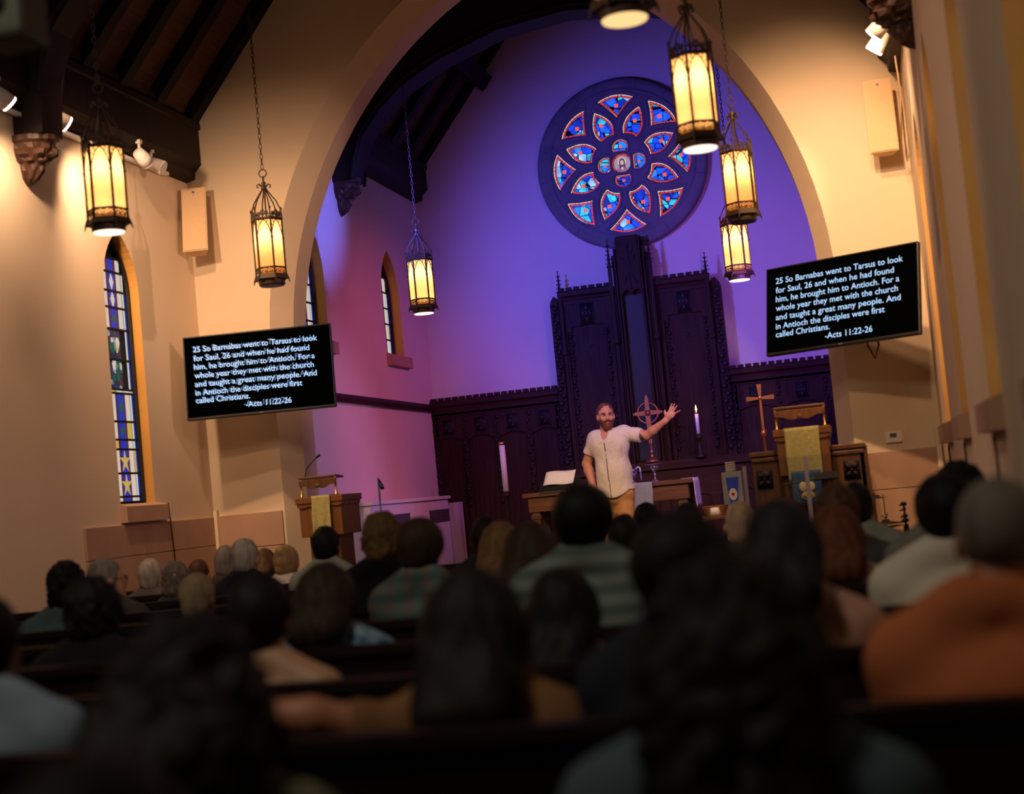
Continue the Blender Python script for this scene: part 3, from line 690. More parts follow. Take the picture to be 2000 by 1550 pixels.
# altar shelf in front of the screen
r = thing('altar', 'dark panelled altar with a shelf carrying the ringed cross and candle', 'altar', (XM + .2, 16.42, ZP))
k = MB(); k.bx(-1.13, 1.13, -.12, .26, 0, 1.12); k.build('body', M_darkwood_h, r, bevel=.004)
k = MB(); k.bx(-1.16, 1.16, -.16, .27, 1.12, 1.16); k.bx(-.95, .98, .02, .27, 1.16, 1.215); k.build('shelf', M_darkwood_h, r, bevel=.005)
for i in range(4):
    xc = -.84 + i * .56
    k = MB(); k.tube([(xc - .22, -.125, .12), (xc + .22, -.125, .12), (xc + .22, -.125, .80), (xc + .12, -.125, .83), (xc, -.125, .90), (xc - .12, -.125, .83), (xc - .22, -.125, .80)], .012, 6, True); k.build('panel_moulding', M_carve, r)
ZSH = ZP + 1.215
def cross_ring():
    c = at(1264, 806, 16.45); r = thing('altar_cross', 'ringed metal cross on a stem standing on the altar shelf', 'cross', (c.x, 16.50, ZSH)); h = c.z - ZSH
    k = MB()
    for (x0, z0, x1, z1) in ((0, h - .34, 0, h + .20), (-.17, h, .17, h)):
        pass
    def arm(dx, dz, L):
        n_ = Vector((dz, 0, -dx)); k.raw([Vector((dx * t, s_, dz * t + h)) + n_ * wd for t, wd in ((0, .030), (L - .025, .018), (L, .004)) for s_ in (-.014, .014)] + [Vector((dx * t, s_, dz * t + h)) - n_ * wd for t, wd in ((0, .030), (L - .025, .018), (L, .004)) for s_ in (-.014, .014)],
            [(0, 2, 8, 6), (2, 4, 10, 8), (1, 3, 9, 7), (3, 5, 11, 9), (0, 1, 3, 2), (2, 3, 5, 4), (6, 7, 9, 8), (8, 9, 11, 10), (4, 5, 11, 10)])
    arm(0, 1, .20); arm(-1, 0, .17); arm(1, 0, .17); arm(0, -1, .36); k.ball((0, 0, h), (.034, .022, .034)); k.build('cross_arms', M_oldbrass, r)
    k = MB(); k.tube([(.115 * math.cos(a * PI / 18), 0, h + .115 * math.sin(a * PI / 18)) for a in range(36)], .013, 8, True); k.build('ring', M_oldbrass, r, True)
    k = MB(); k.lathe([(.085, 0), (.085, .02), (.05, .035), (.022, .06), (.018, .10), (.03, .115), (.018, .13), (.014, h - .30)], n=16); k.build('stem_base', M_oldbrass, r, True)
cross_ring()
def candle(name, label, base, zc0, zc1, rc, mat_, lit=False, base_r=.06):
    r = thing(name, label, 'candle', base); h0, h1 = zc0 - base[2], zc1 - base[2]
    k = MB(); k.lathe([(base_r, 0), (base_r, .015), (base_r * .55, .04), (.016, .08), (.02, h0 * .45), (.012, h0 * .5), (.014, h0 - .07), (.022, h0 - .055), (.045, h0 - .03), (.045, h0 - .022), (rc * 1.25, h0 - .02), (rc * 1.25, h0 + .015), (rc * .9, h0 + .016)], n=16); k.build('candlestick', mat_, r, True)
    k = MB(); k.lathe([(rc, h0), (rc, h1 - .004), (rc * .6, h1)], n=16); wx = k.build('wax', M_wax, r, True)
    k = MB()
    if lit:
        k.lathe([(rc * 1.1, h1 - .01), (rc * 1.15, h1), (rc * .8, h1 + .012), (.004, h1 + .02)], n=12); k.build('brass_follower', M_brass, wx, True)
        k = MB(); k.lathe([(.001, h1 + .018), (.009, h1 + .03), (.011, h1 + .042), (.006, h1 + .062), (.001, h1 + .088)], n=10); k.build('flame', M_flame, wx, True)
        point('candle_glow', (base[0], base[1] - .03, zc1 + .06), 0.6, (1, .55, .22), .02)
    else:
        k.lathe([(rc * 1.08, h1 - .035), (rc * 1.1, h1 - .005), (rc * .4, h1 + .004)], n=12); k.build('brass_cap', M_brass, wx, True)
    return r
c = at(1362, 825, 16.45); candle('altar_candle', 'lit white altar candle on a tall dark stick right of the ringed cross', (c.x, 16.45, ZSH), at(1365, 849, 16.45).z, at(1359, 806, 16.45).z, .020, M_bronze, True)
c = at(983, 900, 15.6); candle('paschal_candle', 'tall unlit white floor candle on a dark stand before the left panelling', (c.x, 15.6, ZP), at(988, 962, 15.6).z, at(978, 863, 15.6).z, .032, M_bronze, False, .14)

# communion table and what stands on it
YT = 15.30; tl = at(1020, 962, YT - .28).x; tr_ = at(1352, 933, YT - .28).x; ZT = at(1300, 938, YT).z
def table():
    r = thing('communion_table', 'long carved oak communion table behind the standing speaker', 'table', ((tl + tr_) / 2, YT, ZP)); h = ZT - ZP; L = (tr_ - tl) / 2
    k = MB(); k.bx(-L, L, -.30, .30, h - .045, h); k.build('table_top', M_oak_h, r, bevel=.006)
    k = MB(); k.bx(-L + .05, L - .05, -.27, -.245, h - .20, h - .045); k.bx(-L + .05, L - .05, .245, .27, h - .20, h - .045); k.bx(-L + .05, -L + .075, -.25, .25, h - .2, h - .045); k.bx(L - .075, L - .05, -.25, .25, h - .2, h - .045); k.build('apron', M_oak_h, r, bevel=.004)
    for sx in (-1, -.33, .33, 1):
        for sy in (-1, 1):
            k = MB(); xx = sx * (L - .12); k.box((xx, sy * .21, (h - .2) / 2), (.085, .085, h - .2)); k.box((xx, sy * .21, .06), (.11, .11, .12)); k.box((xx, sy * .21, h - .25), (.105, .105, .05)); k.build('leg', M_oakdark, r, bevel=.006)
    k = MB(); k.bx(-L + .12, L - .12, -.02, .02, .1, .2); k.build('stretcher', M_oakdark, r)
table()
def drape(name, label, cat, x0, x1, yf, zt, drop, mat_, yb=None, side=0, fringe=None):
    k = MB()
    if side == 0:
        P = []
        for i in range(13):
            x = x0 + (x1 - x0) * i / 12; row = []
            for j in range(4): row.append((x, yb + (yf - yb) * j / 3, zt + .004))
            for j in range(1, 12):
                row.append((x + .004 * math.sin(j * .7 + i), yf - .006 - .010 * (j / 11) * (1 + math.sin(i * 1.3 + j * .15)), zt + .004 - drop * j / 11))
            P.append(row)
        k.grid(P)
    o = k.build(name, mat_, None, True); s_ = o.modifiers.new('solid', 'SOLIDIFY'); s_.thickness = .003
    return tag(o, label, cat)
xa, xb = at(1238, 944, YT - .3).x, at(1273, 942, YT - .3).x
drape('table_runner', 'plain grey cloth runner hanging over the front of the communion table', 'cloth', xa - .1, xb, YT - .302, ZT, .32, M_runner, YT + .28)
# white end cloth over the right end of the table
k = MB(); P = []
for i in range(7):
    y = YT - .26 + .52 * i / 6; P.append([(tr_ - .12 + .12 * j / 3, y, ZT + .005) for j in range(4)] + [(tr_ + .006 + .012 * (j / 8), y + .008 * math.sin(j), ZT + .005 - .30 * j / 8) for j in range(1, 9)])
k.grid(P); o = k.build('altar_linen', M_linen, None, True); o.modifiers.new('solid', 'SOLIDIFY').thickness = .003
tag(o, 'white linen hanging over the right end of the communion table', 'cloth')
def chalice(px, label, paten=True):
    c = at(px, 936, YT - .12); r = thing('chalice', label, 'chalice', (c.x, YT - .12, ZT)); k = MB()
    k.lathe([(.045, 0), (.045, .006), (.02, .018), (.010, .035), (.010, .055), (.018, .065), (.010, .078), (.010, .09), (.028, .105), (.045, .135), (.050, .165), (.047, .165), (.02, .11)], n=18); k.build('cup', M_silver, r, True)
    if paten:
        k = MB(); k.lathe([(.05, .166), (.10, .178), (.10, .182), (.02, .172)], n=24); k.build('paten', M_silver, r, True)
chalice(1280, 'silver chalice topped with a flat plate on the communion table')
c = at(1240, 938, YT - .1); r = thing('pitcher', 'silver pitcher with a square handle beside the standing speaker', 'pitcher', (c.x - .02, YT - .1, ZT)); k = MB()
k.lathe([(.04, 0), (.04, .008), (.018, .02), (.012, .045), (.03, .06), (.055, .09), (.06, .13), (.05, .17), (.045, .17), (.03, .1)], n=18); k.build('body', M_silver, r, True)
k = MB(); k.tube([(.04, 0, .155), (.075, 0, .165), (.085, 0, .15), (.088, 0, .03)], .009, 8); k.build('handle', M_white, r, True)
c = at(1156, 935, YT - .1); r = thing('cup_stack', 'stack of small plastic cups on the communion table left of the speaker', 'cups', (c.x, YT - .1, ZT)); k = MB()
for i in range(6): k.lathe([(.038, i * .026), (.045, i * .026 + .022), (.048, i * .026 + .025), (.036, i * .026 + .005)], n=16)
k.build('cups', M_white, r, True)

# music stand with sheet in front of the table
c = at(1094, 948, 14.2); r = thing('music_stand', 'black music stand with papers left of the standing speaker', 'music stand', (c.x, 14.2, ZP)); h = c.z - ZP
k = MB(); k.box((0, .02, h + .0), (.40, .012, .14), Matrix.Rotation(math.radians(-38), 3, 'X')); k.box((0, -.06, h - .06), (.40, .06, .012)); k.build('desk', M_black, r, bevel=.004)
k = MB(); k.tube([(0, .03, .05), (0, .03, h - .03)], .012, 8)
for a in range(3): k.tube([(0, .03, .20), (.26 * math.cos(a * 2.094 + .5), .03 + .26 * math.sin(a * 2.094 + .5), .012)], .009, 6)
k.build('stand', M_blackmetal, r)
k = MB(); Mx = Matrix.Rotation(math.radians(-40), 3, 'X')
P = [[Vector((-.17 + .30 * i / 8, 0, 0)) + Mx @ Vector((0, -.012 - .008 * math.sin(i * .8), -.03 + .17 * j / 4)) + Vector((.02 * j / 4, .03, h + .03)) for j in range(5)] for i in range(9)]
k.grid(P); o = k.build('sheet_music', M_linen, None, True); o.location = r.location; tag(o, 'white papers leaning on the black music stand', 'papers'); o.modifiers.new('solid', 'SOLIDIFY').thickness = .002

# processional cross
c = at(1484.5, 777, 13.6); b0 = at(1494, 884, 13.6); r = thing('processional_cross', 'thin bronze cross on a pole rising behind the pulpit', 'cross', (c.x, 13.6, ZP)); h = c.z - ZP
k = MB()
for dx, dz, L in ((0, 1, .125), (-1, 0, .125), (1, 0, .125), (0, -1, .30)):
    n_ = Vector((dz, 0, -dx)); w0, w1 = .010, (.022 if L < .2 else .012)
    k.raw([Vector((dx * t, s_, dz * t + h)) + n_ * wd * g for t, wd in ((0, w0), (L, w1)) for s_ in (-.008, .008) for g in (-1, 1)], [(0, 1, 3, 2), (4, 5, 7, 6), (0, 1, 5, 4), (2, 3, 7, 6), (0, 2, 6, 4), (1, 3, 7, 5)])
k.ball((0, 0, h), (.022, .014, .022)); k.build('cross_arms', M_oldbrass, r)
k = MB(); k.lathe([(.13, 0), (.13, .03), (.04, .05), (.014, .08), (.014, h - .36), (.025, h - .34), (.030, h - .32), (.02, h - .29), (.008, h - .28)], n=12); k.build('pole', M_oldbrass, r, True)

# grey cabinet with blue emblem and cup stack on top
c0, c1 = at(1414, 985, 13.3), at(1456, 918, 13.3); xc = (c0.x + c1.x) / 2 - .01; r = thing('hydration_stand', 'narrow grey stand with a blue emblem right of the communion table', 'stand', (xc, 13.3, ZP)); h = c1.z - ZP
k = MB(); k.bx(-.088, .088, -.09, .09, 0, h); k.build('body', M_runner, r, bevel=.006)
k = MB(); k.prism([(-.052, h - .05), (.06, h - .05), (.03, h - .30), (-.03, h - .30)], -.094, -.09); k.build('blue_emblem', mat('blue_emblem_print', srgb(30, 70, 190), .6), r)
k = MB(); k.lathe([(.001, -.002), (.036, -.002), (.036, .002), (.001, .002)], n=16); me = k.mesh('white_emblem')
o = link_mesh('white_emblem', me, M_white, r); o.location = (.0, -.096, h - .20); o.rotation_euler = (PI / 2, 0, 0); o.scale = (1, 1.5, 1)
k = MB(); k.lathe([(.001, -.002), (.015, -.002), (.015, .002), (.001, .002)], n=12)
o = k.build('red_emblem_dot', mat('red_emblem_print', srgb(190, 40, 60), .6), r); o.location = (0, -.099, h - .20); o.rotation_euler = (PI / 2, 0, 0)
r2 = thing('cup_stack', 'stack of clear cups standing on the narrow grey stand', 'cups', (xc - .01, 13.3, ZP + h)); k = MB()
for i in range(4): k.lathe([(.040, i * .022), (.048, i * .022 + .018), (.050, i * .022 + .021), (.038, i * .022 + .004)], n=16)
k.build('cups', M_white, r2, True)
# wicker basket on a small table
c = at(1402, 992, 12.6); tb = thing('side_table', 'low wooden side table edge carrying the wicker basket', 'table', (c.x, 12.6, ZP)); hh = c.z - .06 - ZP
k = MB(); k.bx(-.20, .20, -.18, .18, hh - .03, hh); k.build('table_top', M_oak_h, tb, bevel=.004)
for sx in (-1, 1):
    for sy in (-1, 1): k = MB(); k.box((sx * .17, sy * .15, (hh - .03) / 2), (.035, .035, hh - .03)); k.build('leg', M_oak, tb)
r = thing('basket', 'small wicker basket on the side table below the grey stand', 'basket', (c.x - .02, 12.6, ZP + hh)); k = MB()
for i in range(6): k.tube([(.085 * (1 + .04 * i) * math.cos(a * PI / 12) * (1 + .02 * (-1) ** a), .07 * math.sin(a * PI / 12), .008 + i * .014) for a in range(24)], .008, 6, True)
k.build('woven_body', M_oak, r, True)
k = MB(); k.lathe([(.001, .002), (.08, .002), (.08, .07), (.001, .075)], n=20); k.build('cloth_lining', M_linen, r, True)

# ------------------------------------------------------------------ lectern (left) and pulpit (right)
def bookrest(r, w_, z, mat_board, y=0.0, gold=False):
    for sx in (-1, 1):
        k = MB(); k.lathe([(.018, 0), (.018, .008), (.009, .014), (.009, .115), (.013, .12), (.009, .128), (.012, .14), (.004, .15)], (sx * (w_ / 2 - .01), y, z), 12); k.build('brass_post', M_brass, r, True)
    P = [(-w_ / 2, z + .135), (w_ / 2, z + .135)]
    for i in range(17):
        t = i / 16; P.append((w_ / 2 - w_ * t, z + .135 - .035 - .035 * math.sin(t * PI) ** .8 - .006 * math.cos(t * 6 * PI)))
    k = MB(); k.prism(P, y - .018, y - .004); k.ball((0, y - .02, z + .085), (.018, .010, .018), 8, 6); k.build('valance', mat_board, r, bevel=.002)
    k = MB(); k.box((0, y + .075, z + .148), (w_ + .004, .19, .016), Matrix.Rotation(math.radians(-4), 3, 'X')); k.build('book_board', M_oak_h, r, bevel=.003)
def antependium(r, w_, y, zt, drop, mat_, x=0.0):
    k = MB(); P = []
    for i in range(15):
        xx = x - w_ / 2 + w_ * i / 14; row = [(xx, y + .20 - .05 * j, zt + .006) for j in range(4)]
        for j in range(15):
            t = j / 14; row.append((xx * (1 - .02 * t) + .002 * math.sin(9 * t + i), y - .012 - .012 * t * (1 + math.sin(i * .9 + 2 * t)), zt + .006 - drop * t))
        P.append(row)
    k.grid(P); o = k.build('hanging', mat_, r, True); o.modifiers.new('solid', 'SOLIDIFY').thickness = .003
YL = 11.05
def box_desk(r, w_, d, z0, z1, mat_):
    k = MB(); k.bx(-w_ / 2, w_ / 2, 0, d, z0, z1 - .02); k.build('desk_box', mat_, r, bevel=.005)
    k = MB(); k.bx(-w_ / 2 - .02, w_ / 2 + .02, -.02, d + .02, z1 - .05, z1)
    for yy, nx in ((-.012, 1),):
        P = [(-w_ / 2 - .012, z1 - .05), (w_ / 2 + .012, z1 - .05)]
        for i in range(25): t = i / 24; P.append((w_ / 2 + .012 - (w_ + .024) * t, z1 - .075 - .012 * abs(math.sin(t * 4 * PI))))
        k.prism(P, -.012, 0)
    P = [(0, z1 - .05), (d, z1 - .05)] + [(d - d * i / 16, z1 - .075 - .012 * abs(math.sin(i * PI / 5))) for i in range(17)]
    k.prism(P, w_ / 2, w_ / 2 + .012, 'yz'); k.build('moulded_top', mat_, r, bevel=.003)
a, b_ = at(580, 973, YL), at(667, 966, YL); w_ = b_.x - a.x; zt = a.z - ZP
r = thing('lectern', 'small oak lectern with olive hanging, standing left below the left screen', 'lectern', ((a.x + b_.x) / 2, YL, ZP))
zb = at(592, 1050, YL).z - ZP
box_desk(r, w_ - .02, .42, zb, zt, M_oak)
k = MB(); k.bx(-w_ / 2 + .06, w_ / 2 - .06, .05, .36, 0.06, zb); k.bx(-w_ / 2, w_ / 2, .0, .42, 0, .06); k.build('pedestal', M_oakdark, r, bevel=.005)
antependium(r, .155, -.02, zt, .31, M_green, .02)
bookrest(r, .31, zt, M_oakdark)
k = MB(); z = zt + .16; k.tube([(-.12, .04, z), (-.10, .03, z + .06), (-.05, .02, z + .11), (.0, .01, z + .145)], .004, 6); gs = k.build('gooseneck_stem', M_blackmetal, r)
k = MB(); k.tube([(0, .01, z + .145), (.015, .008, z + .155), (.033, .004, z + .166)], [.006, .011, .011], 10); k.build('microphone_head', M_black, gs, True)
# pulpit
a, b_ = at(1516, 842, YL), at(1620, 831, YL); w_ = b_.x - a.x; zt = a.z - ZP; zb = at(1528, 930, YL).z - ZP
r = thing('pulpit', 'large oak pulpit with an olive hanging and carved side panels, right of the communion table', 'pulpit', ((a.x + b_.x) / 2, YL - .25, ZP))
box_desk(r, w_ - .02, .40, zb, zt, M_oak)
k = MB(); k.bx(-w_ / 2 + .03, w_ / 2 - .03, .05, .38, 0, zb); k.build('pedestal', M_oakdark, r, bevel=.005)
antependium(r, .245, -.02, zt, .385, M_green, .0)
bookrest(r, .36, zt, M_oak)
def wing_panel(x0, x1, y, zt_):
    k = MB(); k.bx(x0, x1, y, y + .06, 0, zt_); k.bx(x0 - .012, x1 + .012, y - .02, y + .08, zt_ - .035, zt_); k.bx(x0, x1, y - .012, y, zt_ - .075, zt_ - .045); k.build('side_panel', M_oakdark, r, bevel=.005)
def flower(xc, y, zc, s_=.058):
    k = MB(); k.box((xc, y - .003, zc), (s_ * 2, .008, s_ * 2.3))
    for a in range(4):
        an = PI / 4 + a * PI / 2; k.tube([(xc + .010 * math.cos(an), y - .012, zc + .010 * math.sin(an)), (xc + s_ * .55 * math.cos(an), y - .022, zc + s_ * .62 * math.sin(an)), (xc + s_ * 1.15 * math.cos(an), y - .010, zc + s_ * 1.3 * math.sin(an))], [.006, .018, .004], 8)
        an += PI / 4; k.tube([(xc + .010 * math.cos(an), y - .010, zc + .010 * math.sin(an)), (xc + s_ * .8 * math.cos(an), y - .012, zc + s_ * .9 * math.sin(an))], [.005, .008], 6)
    k.ball((xc, y - .018, zc), .014, 8, 6); k.build('carved_flower', M_carve, r, True)
ox = r.location.x; yl = .10
pl0, pl1 = at(1466, 884, YL - .15).x - ox, at(1532, 878, YL - .15).x - ox; zl = at(1500, 881, YL - .15).z - ZP
wing_panel(pl0, pl1, yl, zl); cc = at(1494, 936, YL - .15); flower(cc.x - ox, yl, cc.z - ZP)
pr0, pr1 = at(1612, 870, YL - .05).x - ox, at(1686, 865, YL - .05).x - ox; zr = at(1650, 867, YL - .05).z - ZP
wing_panel(pr0, pr1, yl + .1, zr); cc = at(1664, 917, YL - .05); flower(cc.x - ox, yl + .1, cc.z - ZP)
k = MB(); k.bx(pr1 - .03, pr1 + .02, yl + .1, yl + .6, 0, zr - .02); k.build('return_panel', M_oakdark, r)
# blue woven banner with cream lobes below the olive hanging
c0, c1 = at(1545, 927, YL - .32), at(1603, 922, YL - .32); bz0 = at(1575, 985, YL - .32).z
bw = c1.x - c0.x; r = thing('banner', 'blue cloth with cream and yellow applique hanging below the olive pulpit cloth', 'banner', ((c0.x + c1.x) / 2, YL - .33, ZP)); zt2 = c0.z - ZP + .02; h = zt2 - (bz0 - ZP)
k = MB(); k.grid([[(-bw / 2 + bw * i / 10, .004 * math.sin(i + j * .5), zt2 - h * j / 10 * (1 if abs(i - 5) < 4 else .93)) for j in range(11)] for i in range(11)]); o = k.build('cloth', M_denim, r, True); o.modifiers.new('solid', 'SOLIDIFY').thickness = .004
k = MB()
def lobe(x, z, rx, rz, dy): k.ball((x, -.006 - dy, z), (rx, .006, rz), 14, 6)
zc = zt2 - h * .55
lobe(-.028, zc + .02, .028, .036, 0); lobe(.03, zc + .018, .026, .034, 0); k.build('cream_lobes', M_cream, r, True)
k = MB(); lobe(.002, zc - .045, .048, .034, .003); k.build('yellow_lobe', M_yellowcloth, r, True)
k = MB(); k.tube([(-.03 + .06 * i / 8, -.016, zc - .045 - .014 * math.sin(i * PI / 8)) for i in range(9)], .003, 5); k.build('stitched_line', M_incise, r)
# black music stand behind the acrylic shield, leaning before the pulpit
c = at(1585, 936, 10.55); r = thing('music_stand', 'flat black music stand in front of the pulpit cloth', 'music stand', (c.x, 10.55, ZP - .35)); h = c.z
k = MB(); k.box((.10, 0, h + .015), (.16, .012, .07), Matrix.Rotation(math.radians(-50), 3, 'X')); k.tube([(-.2, 0, h - .02), (-.02, 0, h - .0), (.10, 0, h + .012)], .006, 6); k.build('desk', M_black, r)
k = MB(); k.tube([(.10, .01, .05), (.10, .01, h)], .010, 8)
for a in range(3): k.tube([(.10, .01, .18), (.10 + .1 * math.cos(a * 2.094), .05 + .1 * math.sin(a * 2.094), .012)], .008, 6)
k.build('stand', M_blackmetal, r)
# acrylic drum shield
c0 = at(1452, 900, 10.35); c1 = at(1572, 890, 10.35); c2 = at(1470, 900, 10.35)
r = thing('acrylic_shield', 'clear upright acrylic drum shield before the pulpit', 'shield', (c1.x, 10.35, 0)); zt = c1.z
k = MB(); k.bx(c0.x - c1.x, -.004, -.003, .003, .02, zt); k.build('clear_panel', M_acrylic, r)
k = MB(); k.bx(.004, .22, .05, .056, .02, zt); k.build('clear_panel', M_acrylic, r)
k = MB(); k.bx(-.014, .014, -.010, .012, 0, zt); k.build('hinge_strip', M_acryliced, r)
k = MB(); k.bx(c0.x - c1.x - .012, c0.x - c1.x + .012, -.008, .008, 0, zt - .03); k.build('edge_strip', M_acryliced, r)

# microphone stand by the left chancel wall, low wall with grilles
c = at(738, 932, 13.2); r = thing('microphone_stand', 'slim chrome microphone stand before the pink-lit wall', 'microphone stand', (c.x, 13.2, ZP)); h = c.z - ZP
k = MB(); k.lathe([(.12, 0), (.12, .012), (.012, .03), (.010, h - .05), (.007, h - .05), (.007, h)], n=12); k.tube([(0, 0, h - .02), (.01, -.01, h - .03), (.03, -.02, h - .035)], .005, 6); k.build('stand', M_chrome, r, True)
k = MB(); k.tube([(.012, -.01, h - .02), (.028, -.016, h - .06), (.036, -.018, h - .085), (.042, -.02, h - .115)], [.008, .012, .021, .017], 10); k.build('microphone', M_black, r, True)
r = thing('radiator_cover', 'low white boxed cover with dark grilles along the chancel left wall', 'radiator cover', (XC, 14.8, ZP))
k = MB(); k.bx(.001, .33, -1.35, 1.3, 0, 1.03); k.bx(.001, .36, -1.37, 1.32, 1.03, 1.065); k.bx(.001, .30, 1.3, 2.0, 0, .98); k.build('cover', M_white, r, bevel=.004)
for y0, y1 in ((-.75, -.15), (.55, 1.28)):
    k = MB(); k.bx(.331, .335, y0, y1, .78, .92)
    for i in range(7): k.bx(.335, .342, y0, y1, .785 + i * .02, .795 + i * .02)
    k.build('grille', mat('grey_grille', srgb(92, 84, 92), .6), r)

# drum hardware at the right end of the platform
r = thing('cymbal_stand', 'bronze cymbal on a chrome stand by the right stone wainscot', 'cymbal', (at(1708, 971, 10.63).x, 10.63, 0)); h = at(1708, 971, 10.63).z
k = MB(); k.lathe([(.005, .018), (.03, .015), (.045, .0), (.085, -.006), (.085, -.008), (.03, -.004), (.005, .012)], (0, 0, h), 28); k.build('cymbal_plate', M_bronze, r, True)
k = MB(); k.tube([(0, 0, .2), (0, 0, h + .04)], .007, 8)
for a in range(3): k.tube([(0, 0, .35), (.09 * math.cos(a * 2.094), .09 * math.sin(a * 2.094), .015)], .008, 6)
k.build('tripod', M_chrome, r)
c = at(1731, 1022, 10.45); r = thing('hi_hat', 'hi-hat cymbals on a thin rod by the right stone wainscot', 'hi-hat', (c.x, 10.45, 0)); h = c.z
for dz, fl in ((0, 1), (-.018, -1)):
    k = MB(); k.lathe([(.004, .03 * fl), (.02, .028 * fl), (.03, .014 * fl), (.12, 0), (.12, -.002), (.03, .010 * fl), (.004, .026 * fl)], (0, 0, h + dz), 28); k.build('cymbal_plate', M_bronze, r, True)
k = MB(); k.tube([(0, 0, h - .05), (0, 0, h + .20)], .004, 8); k.lathe([(.010, 0), (.016, .01), (.010, .03)], (0, 0, h + .035), 10); k.tube([(-.025, 0, h + .05), (.02, 0, h + .065)], .005, 6); k.build('rod_clutch', M_chrome, r)
k = MB(); k.tube([(0, 0, .15), (0, 0, h - .04)], .012, 8)
for a in range(3): k.tube([(0, 0, .32), (.22 * math.cos(a * 2.094 + .4), .22 * math.sin(a * 2.094 + .4), .015)], .009, 6)
k.build('tripod', M_blackmetal, r)
c = at(1765, 985, 10.3); r = thing('drum_hardware', 'black drum mounting arm with clamps beside the hi-hat', 'drum stand', (c.x, 10.3, 0)); h = c.z
k = MB(); k.tube([(.004, 0, .2), (.004, 0, h - .13)], .014, 8); k.tube([(0, 0, h - .14), (0, 0, h)], .007, 8)
for z, r_ in ((h + .005, .022), (h - .03, .014), (h - .075, .02), (h - .105, .024)): k.ball((.0, 0, z), (r_, r_ * .8, r_ * .7), 8, 6); k.tube([(0, 0, z), (-.03, -.01, z - .008)], .006, 6)
k.tube([(.0, 0, h - .14), (.01, 0, h - .26)], [.016, .03], 8)
for a in range(3): k.tube([(.004, 0, .35), (.004 + .2 * math.cos(a * 2.094), .2 * math.sin(a * 2.094), .015)], .009, 6)
k.build('stand', M_blackmetal, r)
c = at(1762, 1062, 10.0); r = thing('drum', 'black snare drum low beside the white-shirted man', 'drum', (c.x + .02, 10.0, 0)); h = c.z
k = MB(); k.lathe([(.165, h - .14), (.165, h), (.16, h + .002)], n=28); k.build('shell', M_black, r)
k = MB()
for z in (h - .135, h - .002): k.tube([(.17 * math.cos(a * PI / 14), .17 * math.sin(a * PI / 14), z) for a in range(28)], .008, 6, True)
for a in range(8): k.box((.172 * math.cos(a * PI / 4), .172 * math.sin(a * PI / 4), h - .07), (.012, .012, .10))
k.build('hoop', M_chrome, r)
k = MB()
for a in range(3): k.tube([(0, 0, h - .16), (.15 * math.cos(a * 2.094), .15 * math.sin(a * 2.094), h - .145)], .007, 6); k.tube([(0, 0, .35), (.25 * math.cos(a * 2.094), .25 * math.sin(a * 2.094), .015)], .008, 6)
k.tube([(0, 0, .3), (0, 0, h - .15)], .010, 8); k.build('drum_stand', M_blackmetal, r)

# ------------------------------------------------------------------ televisions
LINES = [('25 So Barnabas went to Tarsus to look', .070, .906, .195), ('for Saul, 26 and when he had found', .070, .849, .302), ('him, he brought him to Antioch. For a', .070, .881, .405),
         ('whole year they met with the church', .070, .871, .508), ('and taught a great many people. And', .070, .887, .611), ('in Antioch the disciples were first', .070, .786, .714), ('called Christians.', .070, .432, .806), ('-Acts 11:22-26', .401, .707, .905)]
def text_mesh(lines, W, H, x_off=0.0, wide=1.0):
    V = []; Fc = []
    for s_, x0, x1, bl in lines:
        c = bpy.data.curves.new('t', 'FONT'); c.body = s_; c.size = H * .096; c.offset = H * .0007; c.resolution_u = 3
        o = bpy.data.objects.new('t', c); COL.objects.link(o); dg = bpy.context.evaluated_depsgraph_get(); dg.update()
        me = bpy.data.meshes.new_from_object(o.evaluated_get(dg)); xs = [v.co.x for v in me.vertices]; a, b_ = min(xs), max(xs)
        n_ = len(V); sx = (x1 - x0) * W * wide / (b_ - a)
        V += [(-W / 2 + x0 * W + x_off + (v.co.x - a) * sx, 0, H / 2 - bl * H + v.co.y) for v in me.vertices]
        Fc += [tuple(i + n_ for i in p.vertices) for p in me.polygons]
        bpy.data.objects.remove(o); bpy.data.curves.remove(c); bpy.data.meshes.remove(me)
    return V, Fc
def television(loc, yaw, tilt, label, wall_x, ghost):
    W, H = 1.22, .689
    r = thing('television', label, 'television', loc); r.rotation_euler = (-tilt, 0, yaw)
    k = MB(); k.bx(-W / 2, W / 2, 0, .045, -H / 2, H / 2); k.bx(-W * .3, W * .3, .045, .075, -H * .35, H * .2); k.build('housing', M_black, r, bevel=.006)
    k = MB(); k.bx(-W / 2 + .012, W / 2 - .012, -.003, .001, -H / 2 + .022, H / 2 - .012); scr = k.build('screen', M_screen, r)
    k = MB(); k.raw(*text_mesh(LINES, W, H)); o = k.build('scripture_lettering', M_text, scr); o.location = (0, -.0045, 0)
    if ghost:
        k = MB(); k.raw(*text_mesh(LINES, W, H, 0.0, 1.0)); o = k.build('ghost_lettering', M_textdim, scr); o.location = (0, -.0038, 0)
        for v in o.data.vertices: v.co.x -= .006 + .028 * ((v.co.x + W / 2) / W); v.co.z += .007
    k = MB(); k.box((.0, -.002, -H / 2 + .010), (.03, .004, .006)); k.build('maker_badge', mat('grey_badge', srgb(110, 110, 112), .4), r)
    k = MB(); k.box((0, .085, 0), (.40, .02, .30)); k.build('mount_plate', M_blackmetal, r)
    k = MB(); R3 = r.rotation_euler.to_matrix(); inv = R3.inverted()
    wp = inv @ (Vector((wall_x, YB, loc[2])) - Vector(loc)); k.tube([(0, .09, -.02), (wp.x * .2 - .14, (wp.y + .09) * .5, -.02), wp], .022, 8); k.box(wp - Vector((0, .012, 0)), (.12, .024, .22)); k.build('mount_arm', M_blackmetal, r)
    return r
